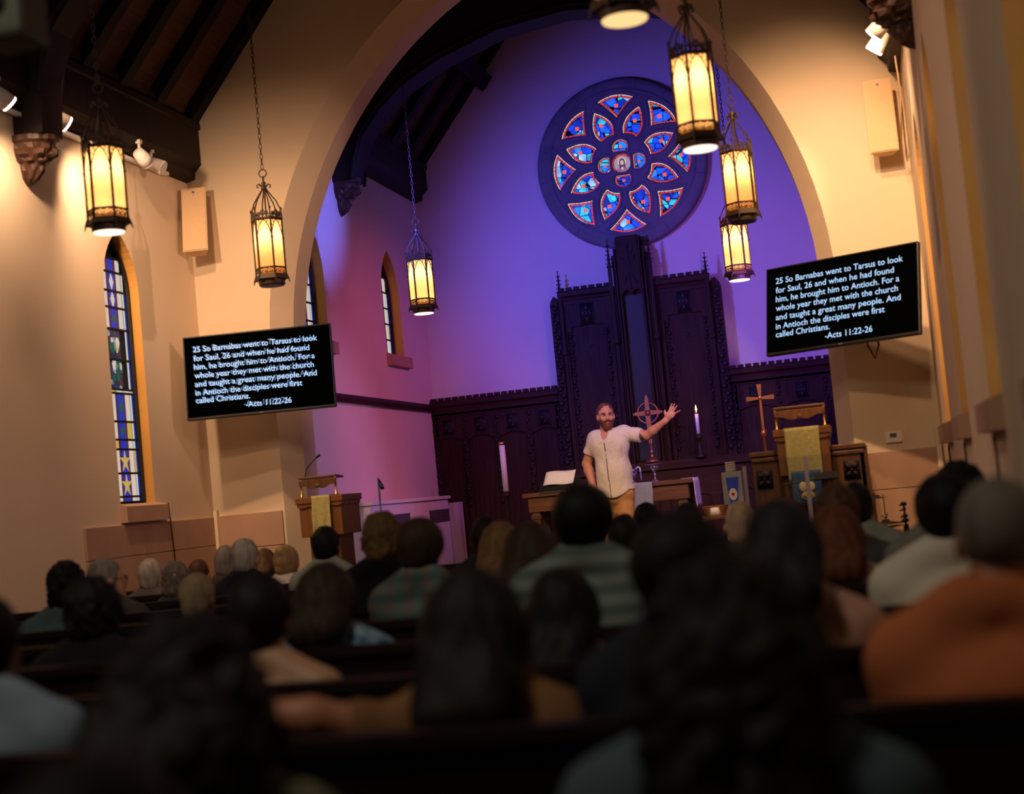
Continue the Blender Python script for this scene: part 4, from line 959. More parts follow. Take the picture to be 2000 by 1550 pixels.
television((-4.776, 11.162, 2.54), .196, .085, 'left wall-mounted black television showing scripture in doubled white letters', -5.05, True)
television((-.144, 11.103, 2.543), -.42, .22, 'right wall-mounted black television showing crisp scripture text', .10, False)
k = MB(); k.tube([(.0, YB - .03, 2.40), (.02, YB - .09, 2.22), (.06, YB - .10, 2.12), (.10, YB - .05, 2.22), (.09, YB - .02, 2.4)], .008, 6); tag(k.build('cable', M_black, None, True), 'dark looped cable hanging below the right television', 'cable')

# loudspeakers on the end wall
def loudspeaker(loc, yaw, tilt, label):
    r = thing('loudspeaker', label, 'loudspeaker', loc); r.rotation_euler = (-tilt, 0, yaw); w_, h = .215, .57
    k = MB(); k.prism([(-w_ / 2, 0), (w_ / 2, 0), (w_ / 2 - .05, .13), (-w_ / 2 + .05, .13)], -h / 2, h / 2, 'xy'); k.build('cabinet', M_speaker, r, bevel=.005)
    k = MB(); k.bx(-w_ / 2 + .008, w_ / 2 - .008, -.008, .0, -h / 2 + .008, h / 2 - .008); k.build('grille', mat('cream_grille_cloth', srgb(214, 180, 136), .8, 0, .04, 60, .1), r, bevel=.003)
    k = MB(); k.lathe([(.001, 0), (.011, 0), (.011, .003), (.001, .003)], n=12); o = k.build('round_badge', mat('blue_grey_badge', srgb(80, 92, 118), .4), r); o.location = (0, -.008, h / 2 - .045); o.rotation_euler = (PI / 2, 0, 0)
    k = MB(); k.tube([(0, .12, .05), (0, YB - loc[1] - .03, .05)], .015, 8); k.build('bracket', M_speaker, r)
loudspeaker((-5.36, 11.44, 3.92), .20, .18, 'cream loudspeaker high on the end wall left of the arch')
loudspeaker((.300, 11.45, 3.935), .0, .06, 'cream loudspeaker high on the end wall right of the arch')

# thermostat, right-wall cables
c = at(1745, 853, YB); r = thing('thermostat', 'white wall thermostat with a grey display right of the pulpit', 'thermostat', (c.x, YB, c.z))
k = MB(); k.bx(-.06, .06, -.026, 0, -.042, .042); k.build('case', M_white, r, bevel=.004)
k = MB(); k.bx(-.026, .024, -.029, -.025, -.004, .028); k.build('display', mat('grey_display', srgb(92, 90, 80), .3), r)
for i, (y, pos) in enumerate(((10.5, 'farthest'), (8.6, 'middle'), (6.4, 'nearest'))):
    k = MB(); k.tube([(XR - .012, y, 1.40), (XR - .010, y + .03, 1.15), (XR - .010, y + .02, .96)], .006, 6)
    tag(k.build('cable', M_bronze, None, True), 'thin cord below the %s ochre window on the right wall' % pos, 'cable')
k = MB(); k.tube([(XL + .028, 10.80, 1.55), (XL + .030, 10.82, 1.30), (XL + .028, 10.84, 1.05)], .005, 6); tag(k.build('cable', M_bronze, None, True), 'thin cord on the stone wainscot under the left nave window', 'cable')
k = MB(); k.tube([(XR - .05, 11.0, 4.25), (XR - .03, 11.2, 4.0), (XR - .06, 11.45, 3.7), (XR - .03, 11.6, 3.9), (XR - .02, 11.62, 4.28)], .006, 6); tag(k.build('cable', M_speaker, None, True), 'thin cable looping down beside the right loudspeaker', 'cable')

# track spotlights
def track_head(loc, target, label, lit, x_wall):
    r = thing('track_spotlight', label, 'spotlight', loc); q = (Vector(target) - Vector(loc)).to_track_quat('-Z', 'Y'); r.rotation_mode = 'QUATERNION'; r.rotation_quaternion = q
    k = MB(); k.lathe([(.025, .10), (.045, .09), (.056, .02), (.062, -.035), (.058, -.035), (.050, .0)], n=18); k.build('head', M_white, r, True)
    k = MB(); k.lathe([(.001, -.052), (.057, -.050), (.060, -.036), (.001, -.034)], n=18); k.build('lens', M_lens if lit else M_white, r)
    inv = q.to_matrix().inverted(); up = inv @ Vector((0, 0, .10))
    k = MB(); k.tube([(0, 0, .06), Vector((0, 0, .06)) + up], .012, 8); k.box(Vector((0, 0, .06)) + up, (.04, .04, .03), inv); k.build('stem', M_white, r)
track_head(tuple(at(121, 236, 9.40)), (-4.6, 10.4, 3.6), 'glowing cream spotlight right of the left corbel', True, XL)
track_head((-5.31, 8.60, 4.26), (-4.6, 9.8, 3.2), 'glowing spotlight cut by the left edge of view', True, XL)
track_head((-5.36, 10.62, 4.27), (-5.1, 11.6, 3.6), 'unlit cream spotlight just right of the leftmost lantern', False, XL)
track_head((-5.36, 10.85, 4.26), (-4.9, 10.9, 4.0), 'second unlit cream spotlight under the left wall beam', False, XL)
track_head(tuple(at(1714, 58, 10.0)), (-.35, 10.3, 3.6), 'upper glowing spotlight at the right wall corbel', True, XR)
track_head(tuple(at(1713, 88, 10.3)), (-.2, 10.5, 3.5), 'lower glowing spotlight at the right wall corbel', True, XR)
k = MB(); k.bx(XL + .03, XL + .07, 8.3, 11.2, 4.262, 4.288); tag(k.build('light_track', M_white), 'cream lighting track under the left wall beam', 'light track')

# ------------------------------------------------------------------ hanging lanterns
def lantern(x, y, z, zroof, label, rot, disc, power):
    """z = bottom of the ring; body .495 m high"""
    r = thing('hanging_lantern', label, 'lantern', (x, y, z), rot, 'gothic lanterns hanging on chains')
    R0 = .112; hx = lambda rr_, a: (rr_ * math.cos(a), rr_ * math.sin(a)); A = [k * PI / 3 for k in range(6)]
    k = MB(); rg = [.0, .010]
    k.raw([(*hx(R0, a), zz) for zz in (.085, .50) for a in A], [(i, (i + 1) % 6, (i + 1) % 6 + 6, i + 6) for i in range(6)]); k.build('glass_panels', M_amber, r)
    k = MB()
    k.lathe([(R0 + .016, .025), (R0 + .022, .03), (R0 + .016, .055), (R0 + .010, .065), (R0 - .01, .065), (R0 - .01, .025)], n=6)
    k.lathe([(.088, -.012), (.098, -.012), (.102, .03), (.088, .03), (.088, -.012)], n=28)
    rim = k.build('base_rim', M_bronze, r)
    k = MB()
    for a in A:
        p = hx(R0 + .006, a); k.box((p[0], p[1], .275), (.012, .012, .46), Matrix.Rotation(a, 3, 'Z'))
        k.ball((p[0], p[1], .345), (.011, .011, .013), 6, 5)
        q = hx(R0 + .022, a); k.tube([(p[0], p[1], .07), (q[0], q[1], .03), (*hx(R0 + .03, a), .0)], [.008, .007, .003], 6)
    for zz in (.115, .492): k.tube([(*hx(R0 + .006, a), zz) for a in A], .007 if zz < .3 else .011, 6, True)
    k.build('corner_bars', M_bronze, r)
    k = MB()
    for i in range(6):
        a0, a1 = A[i], A[i] + PI / 3; p, q = Vector((*hx(R0 + .004, a0), 0)), Vector((*hx(R0 + .004, a1), 0))
        L = []
        for j in range(13):
            t = j / 12; s_ = 1 - abs(2 * t - 1); L.append(p.lerp(q, t) + Vector((0, 0, .345 + .135 * math.sin(min(1, s_ * 1.0) * PI / 2) ** .75)))
        k.tube(L, .0038, 5)
        for t, sg in ((.18, 1), (.82, -1)):
            c = p.lerp(q, t); k.tube([c + Vector((0, 0, .485)), p.lerp(q, t + sg * .10) + Vector((0, 0, .455)), c + Vector((0, 0, .43)), p.lerp(q, t - sg * .10) + Vector((0, 0, .45))], .003, 5)
    k.build('panel_tracery', M_bronze, r)
    k = MB()
    for i in range(6):                       # pierced scroll band at the foot, cresting at the head
        p, q = Vector((*hx(R0 + .006, A[i]), 0)), Vector((*hx(R0 + .006, A[i] + PI / 3), 0))
        for j in range(3):
            t0 = (j + .5) / 3; c = p.lerp(q, t0); d = (q - p).normalized()
            k.tube([c + d * .016 * math.cos(b2 * PI / 4) + Vector((0, 0, .09 + .018 * math.sin(b2 * PI / 4))) for b2 in range(7)], .0032, 5)
            k.ball(c + Vector((0, 0, .09)), (.006, .006, .008), 6, 4)
    k.build('pierced_band', M_bronze, r)
    k = MB()
    for i in range(6):
        p, q = Vector((*hx(R0 + .008, A[i]), 0)), Vector((*hx(R0 + .008, A[i] + PI / 3), 0)); d = (q - p).normalized()
        k.lathe([(.007, 0), (.004, .06), (.010, .07), (.001, .09)], (p.x, p.y, .50), 6)
        for t, hh in ((.25, .045), (.5, .072), (.75, .045)):
            c = p.lerp(q, t); k.tube([c + Vector((0, 0, .50)), c + Vector((0, 0, .50 + hh))], [.006, .002], 5)
            for sg in (-1, 1): k.tube([c + Vector((0, 0, .505)), c + d * sg * .014 + Vector((0, 0, .515 + hh * .3)), c + d * sg * .010 + Vector((0, 0, .52 + hh * .55)), c + d * sg * .003 + Vector((0, 0, .515 + hh * .4))], .004, 5)
        k.tube([p + Vector((0, 0, .525)), q + Vector((0, 0, .525))], .004, 5)
    k.build('crown_cresting', M_bronze, r)
    k = MB()
    for a in A:
        k.tube([(*hx(R0 + .004, a), .50), (*hx(R0 + .002, a), .57), (*hx(.085, a), .64), (*hx(.048, a), .69), (*hx(.018, a), .735), (*hx(.012, a), .765)], .0055, 6)
    k.tube([(0, 0, .46), (0, 0, .84)], .007, 8)
    k.build('crown_straps', M_bronze, r)
    k = MB(); k.lathe([(.014, .735), (.022, .75), (.012, .765), (.020, .785), (.008, .80), (.008, .83)], n=10)
    for j in range(4):
        a = j * PI / 2 + .4; k.tube([(*hx(.012, a), .755), (*hx(.035, a), .778), (*hx(.052, a), .768), (*hx(.050, a), .750), (*hx(.038, a), .752)], [.007, .007, .006, .005, .004], 6)
    k.tube([(.030 * math.cos(b2 * PI / 8), 0, .862 + .030 * math.sin(b2 * PI / 8)) for b2 in range(16)], .005, 6, True)
    k.build('finial', M_bronze, r, True)
    # chain links up to the roof
    k = MB(); zc = .895; i = 0
    while zc < zroof - z and i < 120:
        P = []
        for b2 in range(10):
            t = b2 * 2 * PI / 10; xx, zz = .010 * math.cos(t), .024 * math.sin(t)
            P.append((xx, 0, zc + .02 + zz) if i % 2 == 0 else (0, xx, zc + .02 + zz))
        k.tube(P, .0036, 5, True); zc += .040; i += 1
    k.build('chain', M_bronze, r)
    k = MB(); k.lathe([(.001, -.020), (.091, -.020), (.094, -.0135), (.001, -.0135)], n=28); k.build('downlight_disc', disc, rim)
    if power:
        point('lantern_bulb', (x, y, z + .365), power * .72, (1, .93, .82), .03)
        point('lantern_bulb_low', (x, y, z + .13), power * (.20 if disc is M_disc else .05), (1, .93, .82), .025)
    return r
ZR = lambda x: ZE + (x - XL - .15) * SLOPE if x < XM else ZE + (XR - .15 - x) * SLOPE
def lan(px, py, y, label, rot, disc, power, chancel=False):
    p = at(px, py, y); zr = (ZEC + (min(p.x - XEC, XECR - p.x)) * SLOPE) if chancel else ZR(p.x)
    lantern(p.x, y, p.z + .01, zr + .1, label, rot, disc, power)
PW = 2.7
lan(213, 452, 7.95, 'leftmost hanging lantern, in front of the tall nave window', .30, M_disc, PW)
lan(531.5, 556, 10.60, 'hanging lantern with a dark underside at the left foot of the arch', .12, M_bronze, PW)
lan(828, 611, 13.35, 'hanging lantern inside the chancel above the left panelling', .30, M_disc, PW, True)
lan(1220, 36, 5.85, 'hanging lantern cut by the top edge of view', .2, M_discsoft, 1.0)
lan(1368, 289, 8.00, 'large hanging lantern overlapping the right side of the rose window', .42, M_disc, PW)
lan(1452, 432, 10.75, 'hanging lantern with a dark underside at the right of the rose window', .42, M_bronze, PW)
lan(1444.5, 546, 13.50, 'lowest hanging lantern, just left of the right television', .12, M_disc, PW, True)

# pale box hung near the ceiling, top left
c = at(26, 34, 3.8); r = thing('projector', 'blurred pale grey box hanging at the upper left corner', 'projector', (c.x, 3.8, c.z)); r.scale = (.70, .70, .70)
k = MB(); k.bx(-.12, .10, -.12, .12, -.12, .12); k.build('case', mat('grey_green_case', srgb(84, 88, 74), .6), r, bevel=.03)
k = MB(); k.lathe([(.001, 0), (.04, 0), (.045, .02), (.001, .02)], (0, 0, 0), 16); o = k.build('lens', M_black, r); o.location = (0, -.135, .03); o.rotation_euler = (-PI / 2, 0, 0)
k = MB(); k.tube([(0, 0, .12), (0, 0, 1.6)], .02, 8); k.build('drop_pole', M_blackmetal, r)

# ------------------------------------------------------------------ pews
ROWS = [1.2, 2.1, 3.0, 3.9, 4.8, 5.7, 6.6, 7.5, 8.4, 9.3, 10.1]
ORD = ['nearest', 'second', 'third', 'fourth', 'fifth', 'sixth', 'seventh', 'eighth', 'ninth', 'tenth', 'front']
for y, nm in zip(ROWS, ORD):
    x0, x1 = XL + .04, (XR - .004 if nm != 'front' else -1.9)
    r = thing('pew', 'dark wooden pew, %s row counted from the camera' % nm, 'pew', ((x0 + x1) / 2, y, 0), 0, 'rows of dark wooden pews'); L = (x1 - x0) / 2
    k = MB(); k.bx(-L + .05, L - .05, -.19, .19, .395, .43); k.build('seat', M_pew, r, bevel=.006)
    k = MB(); k.prism([(-.215, .40), (-.255, .90), (-.285, .90), (-.25, .40)], -L + .05, L - .05, 'yz'); k.bx(-L + .05, L - .05, -.30, -.24, .89, .92); k.build('backrest', M_pew, r)
    for sx in (-1, 1):
        k = MB(); P = [(-.29, 0), (.20, 0), (.20, .48), (.10, .60), (-.10, .66), (-.20, .93), (-.31, .93)]
        k.prism(P, sx * L - (.05 if sx > 0 else 0), sx * L + (.05 if sx < 0 else 0), 'yz'); k.build('end_panel', M_pew, r, bevel=.006)

# ------------------------------------------------------------------ people: bodies grown as one smooth surface
class Field:
    def __init__(s, lo, hi, h):
        s.h = h; s.lo = np.array(lo, float); n_ = np.ceil((np.array(hi) - s.lo) / h).astype(int) + 1
        s.ax = [s.lo[i] + h * np.arange(n_[i]) for i in range(3)]; s.F = np.full(n_, 1.0, np.float32)
    def sub(s, lo, hi):
        sl = []
        for i in range(3):
            a = max(0, int((lo[i] - s.lo[i]) / s.h)); b_ = min(len(s.ax[i]), int((hi[i] - s.lo[i]) / s.h) + 2)
            if b_ <= a: return None
            sl.append(slice(a, b_))
        sl = tuple(sl)
        return sl, np.meshgrid(s.ax[0][sl[0]], s.ax[1][sl[1]], s.ax[2][sl[2]], indexing='ij')
    def comb(s, sl, d, k):
        f = s.F[sl]
        if k <= 0: s.F[sl] = np.minimum(f, d); return
        hh = np.clip(.5 + .5 * (f - d) / k, 0, 1); s.F[sl] = f + (d - f) * hh - k * hh * (1 - hh)
    def cap(s, a, b_, ra, rb=None, k=.02, flat=None):
        rb = ra if rb is None else rb; a = np.array(a, float); b_ = np.array(b_, float); m_ = max(ra, rb) * 1.1 + k + s.h * 3
        q = s.sub(np.minimum(a, b_) - m_, np.maximum(a, b_) + m_)
        if q is None: return s
        sl, (X, Y, Z) = q; d = b_ - a; L = max(1e-9, d @ d)
        t = np.clip(((X - a[0]) * d[0] + (Y - a[1]) * d[1] + (Z - a[2]) * d[2]) / L, 0, 1)
        dy = (Y - a[1] - t * d[1]) / (flat or 1)
        s.comb(sl, np.sqrt((X - a[0] - t * d[0]) ** 2 + dy ** 2 + (Z - a[2] - t * d[2]) ** 2) - (ra + t * (rb - ra)), k); return s
    def ell(s, c, r, k=.02, M=None, sub=False):
        c = np.array(c, float); r = np.array(r, float); m_ = max(r) + k + s.h * 3; q = s.sub(c - m_, c + m_)
        if q is None: return s
        sl, (X, Y, Z) = q; X, Y, Z = X - c[0], Y - c[1], Z - c[2]
        if M is not None: X, Y, Z = (M[0][0] * X + M[1][0] * Y + M[2][0] * Z, M[0][1] * X + M[1][1] * Y + M[2][1] * Z, M[0][2] * X + M[1][2] * Y + M[2][2] * Z)
        k0 = np.sqrt((X / r[0]) ** 2 + (Y / r[1]) ** 2 + (Z / r[2]) ** 2); k1 = np.sqrt((X / r[0] ** 2) ** 2 + (Y / r[1] ** 2) ** 2 + (Z / r[2] ** 2) ** 2) + 1e-9
        d = k0 * (k0 - 1) / k1
        if sub:
            f = s.F[sl]; d = -d; hh = np.clip(.5 - .5 * (f - d) / max(k, 1e-6), 0, 1); s.F[sl] = f + (d - f) * hh + k * hh * (1 - hh)
        else: s.comb(sl, d, k)
        return s
    def grid(s): return np.meshgrid(*s.ax, indexing='ij', sparse=True)
    def cut(s, fn): s.F = np.maximum(s.F, fn(*s.grid())).astype(np.float32); return s
    def noise(s, amp, fr, ph=0.0, st=(1, 1, 1)):
        X, Y, Z = s.grid(); X, Y, Z = X * st[0], Y * st[1], Z * st[2]
        n_ = np.sin(fr * X + 1.3 * np.sin(fr * .7 * Z + ph) + ph) * np.sin(fr * Y + 2.1 * np.sin(fr * .5 * X + ph)) + .5 * np.sin(fr * 1.9 * Z + 3 * np.sin(fr * .8 * X + 2 * ph) + 2 * np.sin(fr * Y))
        s.F = (s.F + amp * n_).astype(np.float32); return s
    def mesh(s, name):
        F = s.F; F[0] = F[-1] = 1; F[:, 0] = F[:, -1] = 1; F[:, :, 0] = F[:, :, -1] = 1
        ins = F < 0; n_ = np.array(F.shape) - 1
        cs = np.zeros(n_, int)
        for a in (0, 1):
            for b_ in (0, 1):
                for c in (0, 1): cs += ins[a:a + n_[0], b_:b_ + n_[1], c:c + n_[2]]
        act = (cs > 0) & (cs < 8); I = np.argwhere(act); idx = -np.ones(n_, int); idx[act] = np.arange(len(I))
        acc = np.zeros((len(I), 3)); cnt = np.zeros(len(I))
        C8 = [(a, b_, c) for a in (0, 1) for b_ in (0, 1) for c in (0, 1)]
        val = {c: F[I[:, 0] + c[0], I[:, 1] + c[1], I[:, 2] + c[2]].astype(float) for c in C8}
        for c in C8:
            for ax in range(3):
                if c[ax] == 0:
                    d = list(c); d[ax] = 1; d = tuple(d); v0, v1 = val[c], val[d]; m_ = (v0 < 0) != (v1 < 0)
                    t = np.where(m_, v0 / np.where(m_, v0 - v1, 1), 0); p = np.tile(np.array(c, float), (len(I), 1)); p[:, ax] = t
                    acc[m_] += p[m_]; cnt[m_] += 1
        V = s.lo + (I + acc / cnt[:, None]) * s.h; Q = []
        for ax in range(3):
            o = [(1, 2), (2, 0), (0, 1)][ax]; A = [slice(None)] * 3; B = [slice(None)] * 3; A[ax] = slice(0, -1); B[ax] = slice(1, None)
            ch = ins[tuple(A)] != ins[tuple(B)]; E = np.argwhere(ch); fl = ins[tuple(A)][ch]
            ok = (E[:, o[0]] > 0) & (E[:, o[1]] > 0) & (E[:, o[0]] < n_[o[0]]) & (E[:, o[1]] < n_[o[1]]); E = E[ok]; fl = fl[ok]
            def g(da, db): e = E.copy(); e[:, o[0]] += da; e[:, o[1]] += db; return idx[e[:, 0], e[:, 1], e[:, 2]]
            q = np.stack([g(-1, -1), g(0, -1), g(0, 0), g(-1, 0)], 1); q[~fl] = q[~fl][:, ::-1]; Q.append(q)
        Q = np.concatenate(Q); me = bpy.data.meshes.new(name)
        me.vertices.add(len(V)); me.vertices.foreach_set('co', V.ravel()); me.loops.add(len(Q) * 4); me.loops.foreach_set('vertex_index', Q.ravel())
        me.polygons.add(len(Q)); me.polygons.foreach_set('loop_start', np.arange(0, len(Q) * 4, 4)); me.polygons.foreach_set('loop_total', np.full(len(Q), 4))
        me.update(calc_edges=True); me.validate(); return me

SKIN = {}
def skin(c):
    if c not in SKIN: SKIN[c] = mat('skin_%d' % len(SKIN), srgb(*c), .55, 0, .08, 14, .02)
    return SKIN[c]
HAIRM = {}
def hairm(c):
    if c not in HAIRM: HAIRM[c] = mat('hair_%d' % len(HAIRM), srgb(*c), .65, 0, .35, 30, .5, (1, 1, .12), .2)
    return HAIRM[c]
CLO = {}
def cloth(c, var=.12, sc=12, c2=None, st=(1, 1, 1)):
    key = (c, var, c2)
    if key not in CLO: CLO[key] = mat('fabric_%d' % len(CLO), srgb(*c), .9, 0, var, sc, .06, st, .2, srgb(*c2) if c2 else None)
    return CLO[key]
def plaid(a, b_, c_):
    m, nt, bs = newmat('plaid_fabric'); N = nt.nodes; L = nt.links; tc = N.new('ShaderNodeTexCoord')
    pr = None
    for ax, sc in (('X', 26), ('Z', 26)):
        wv = N.new('ShaderNodeTexWave'); wv.bands_direction = ax; wv.inputs['Scale'].default_value = sc / 6.28; L.new(tc.outputs['Object'], wv.inputs[0])
        mx = N.new('ShaderNodeMix'); mx.data_type = 'RGBA'; mx.inputs[6].default_value = srgb(*a); mx.inputs[7].default_value = srgb(*(b_ if ax == 'X' else c_)); L.new(wv.outputs['Fac'], mx.inputs[0])
        if pr is None: pr = mx
        else:
            m2 = N.new('ShaderNodeMix'); m2.data_type = 'RGBA'; m2.inputs[0].default_value = .5; L.new(pr.outputs[2], m2.inputs[6]); L.new(mx.outputs[2], m2.inputs[7]); L.new(m2.outputs[2], bs.inputs['Base Color'])
    bs.inputs['Roughness'].default_value = .9; return m
def stripes(a, b_, sc=30):
    m, nt, bs = newmat('striped_fabric'); N = nt.nodes; L = nt.links; tc = N.new('ShaderNodeTexCoord')
    wv = N.new('ShaderNodeTexWave'); wv.bands_direction = 'Z'; wv.inputs['Scale'].default_value = sc / 6.28; wv.inputs['Distortion'].default_value = .4; L.new(tc.outputs['Object'], wv.inputs[0])
    mx = N.new('ShaderNodeMix'); mx.data_type = 'RGBA'; mx.inputs[6].default_value = srgb(*a); mx.inputs[7].default_value = srgb(*b_); L.new(wv.outputs['Fac'], mx.inputs[0]); L.new(mx.outputs[2], bs.inputs['Base Color']); bs.inputs['Roughness'].default_value = .9; return m

def seated(px, py, y, label, hair='short', hc=(30, 22, 18), hw=1.0, shirt=None, sk=(150, 104, 80), turn=0.0, sw=1.0, bare=False, arm=None, glasses=False, long_to=.85, lean=0.0, seed=0):
    p = at(px, py, y); ztop = p.z; hx_ = .012 if hair in ('bald', 'buzz') else (.035 if hair in ('curly', 'bigcurly') else .02)
    T = ztop - hx_ * hw; dz = T - 1.305; s_ = sw
    lo = (-.62 if arm else -.42, -.36, .0); B = Field(lo, (.42, .72, T + .05), .016)
    pel, che, sh, nk, hd = .585, .86 + dz * .7, .995 + dz, 1.06 + dz, 1.185 + dz
    hxo = lean; hy = .035
    def torso(F, g=0.0, k=.05):
        F.cap((-.07, 0, pel), (.07, 0, pel), .135 + g, k=k, flat=.9); F.cap((0, .0, pel), (0, .0, che), .135 * s_ + g, .15 * s_ + g, k=k, flat=.85)
        F.cap((-.09 * s_, 0, che), (.09 * s_, 0, che), .115 + g, k=k, flat=.95)
        for sx in (-1, 1):
            F.cap((sx * .03, -.005, nk + .01), (sx * .175 * s_, -.01, sh - .015), .052 + g, .058 + g, k=.04); F.cap((sx * .08, -.02, che), (sx * .16 * s_, -.01, sh - .04), .10 + g, .066 + g, k=.05, flat=.8)
    def arms(F, g=0.0, full=True, up=1.0):
        for sx in (-1, 1):
            S = (sx * .185 * s_, -.01, sh - .03)
            if arm == 'rest' and sx < 0: E, W_ = (-.33, -.13, .93), (-.52, -.20, .965)
            else: E, W_ = (sx * .197 * s_, .03, .70 + dz * .6), (sx * .11, .26, .60)
            E2 = tuple(S[i] + (E[i] - S[i]) * up for i in range(3)); F.cap(S, E2, .056 + g, .056 + g - .012 * up, k=.03)
            if full:
                F.cap(E, W_, .043 + g, .029 + g, k=.02)
                d = Vector(W_) - Vector(E); d.normalize(); H = Vector(W_) + d * .055; F.cap(W_, H, .030, .034, k=.015, flat=.6)
                for q in range(4):
                    o = Vector((0, 0, 1)).cross(d) * (-.027 + .018 * q); b2 = H + o + d * .02; F.cap(b2, b2 + d * .055 + Vector((0, 0, -.02)), .0095, .008, k=.008)
                b2 = H + Vector((0, 0, 1)).cross(d) * (-sx * .03); F.cap(b2, b2 + d * .03 + Vector((0, 0, .015)), .011, .009, k=.008)
    torso(B); arms(B)
    for sx in (-1, 1):
        B.cap((sx * .09, .02, .56), (sx * .125, .42, .53), .088, .064, k=.04); B.cap((sx * .125, .42, .53), (sx * .125, .43, .09), .060, .042, k=.03); B.cap((sx * .125, .42, .055), (sx * .13, .56, .04), .045, .035, k=.03)
    ct, st = math.cos(turn), math.sin(turn)
    def hp(x, yy, z): return (hxo + ct * x - st * yy, hy + st * x + ct * yy, hd + z)
    RM = [[ct, -st, 0], [st, ct, 0], [0, 0, 1]]
    def head(F, g=0.0, k=.02):
        F.cap((0, .0, nk - .05), hp(0, -.02, -.06), .055 + g, .052 + g, k=.03)
        F.ell(hp(0, -.012, .025), (.076 + g, .094 + g, .092 + g), k, RM); F.ell(hp(0, .022, -.04), (.058 + g, .070 + g, .075 + g), .03, RM)
    head(B); B.ell(hp(0, .098, -.02), (.013, .02, .022), .012, RM); B.ell(hp(0, .075, -.095), (.028, .022, .02), .02, RM)
    for sx in (-1, 1): B.ell(hp(sx * .078, -.008, -.01), (.012, .022, .034), .006, RM)
    loc = (p.x - hxo, y + .03, 0)
    body = link_mesh('person', B.mesh('person'), skin(sk), None, True); body.location = loc
    tag(body, label, 'person')
    # shirt
    Sf = Field((-.46, -.30, .46), (.46, .30, T), .018); torso(Sf, .014)
    if not bare: arms(Sf, .013, False, .62 if arm is None else .5)
    Sf.noise(.0025, 26, seed + .3).cut(lambda X, Y, Z: .50 - Z + 0 * X + 0 * Y); Sf.ell((0, 0.015, nk + .03), (.056, .062, .045), .008, sub=True)
    if bare: Sf.cut(lambda X, Y, Z: np.maximum(np.abs(X) - (.105 - np.clip(Z - (che + .05), 0, 1) * .35 + np.clip(che + .02 - Z, 0, .1) * 3), Z - (sh - .0)))
    sm = shirt if shirt is not None else cloth((40, 38, 36)); o = link_mesh('shirt', Sf.mesh('shirt'), sm, body, True)
    Tf = Field((-.30, -.22, .08), (.30, .60, .70), .02)
    Tf.cap((-.07, 0, pel), (.07, 0, pel), .145, k=.05)
    for sx in (-1, 1): Tf.cap((sx * .09, .02, .56), (sx * .125, .42, .53), .100, .076, k=.04); Tf.cap((sx * .125, .42, .53), (sx * .125, .43, .10), .072, .062, k=.03)
    link_mesh('trousers', Tf.mesh('trousers'), cloth((34, 34, 40)), body, True)
    # hair
    if hair:
        zl = long_to - hd if hair in ('long', 'straight', 'bigcurly') else -.2
        H = Field((-.24 + hxo, -.26, hd + min(zl, -.2) - .08), (.24 + hxo, .20, hd + .20), .013)
        if hair == 'buzz': H.ell(hp(0, -.016, .024), (.081, .096, .098), .01, RM)
        elif hair == 'bald':
            H.ell(hp(0, -.022, -.004), (.084, .094, .075), .01, RM); H.ell(hp(0, .0, .085), (.070, .10, .060), .015, RM, True)
        elif hair == 'short': H.ell(hp(0, -.018, .024), (.088 * hw, .104 * hw, .106), .02, RM); H.ell(hp(0, -.055, -.045), (.066 * hw, .05, .05), .03, RM); H.noise(.003, 60, seed, (1, 1, .5))
        elif hair == 'curly': H.ell(hp(0, -.018, .020), (.102 * hw, .112 * hw, .118), .02, RM); H.ell(hp(0, -.05, -.05), (.088 * hw, .07, .06), .03, RM); H.noise(.009, 70, seed)
        elif hair == 'bun':
            H.ell(hp(0, -.016, .024), (.086 * hw, .104, .104), .02, RM); H.ell(hp(0, -.085, .085), (.042, .042, .038), .015, RM); H.ell(hp(0, -.06, -.045), (.06, .045, .035), .03, RM); H.noise(.003, 60, seed)
        elif hair in ('long', 'straight', 'bigcurly'):
            w2 = .092 * hw; H.ell(hp(0, -.02, .020), (w2, .108, .108 + (.015 if hair == 'bigcurly' else 0)), .02, RM)
            wl = w2 * (1.12 if hair == 'bigcurly' else (.86 if hair == 'straight' else .98))
            H.cap(hp(-wl * .35, -.055, -.02), (hxo - wl * .45, -.125, hd + zl + .06), .072 * hw, .060 * hw, k=.04); H.cap(hp(wl * .35, -.055, -.02), (hxo + wl * .45, -.125, hd + zl + .06), .072 * hw, .060 * hw, k=.04)
            if hair == 'bigcurly': H.ell(hp(0, -.05, -.07), (wl * 1.15, .11, .13), .04, RM); H.noise(.011, 55, seed)
            else: H.noise(.005, 60, seed, (1, 1, .15))
        fy = .045; H.cut(lambda X, Y, Z: np.minimum(((-(X - hxo) * st + (Y - hy) * ct) - fy) * 1.0 + .0 * Z, (hd + .055) - Z + (Y - hy) * .2))
        o = link_mesh('hair', H.mesh('hair'), hairm(hc), body, True)
    if glasses:
        k = MB()
        for sx in (-1, 1): k.tube([hp(sx * .036 + .022 * math.cos(a * PI / 6), .098, .008 + .016 * math.sin(a * PI / 6)) for a in range(12)], .002, 5, True); k.tube([hp(sx * .058, .096, .01), hp(sx * .080, .0, .012)], .002, 5)
        k.tube([hp(-.014, .10, .01), hp(.014, .10, .01)], .002, 5); k.build('glasses', M_black, body)
    return body

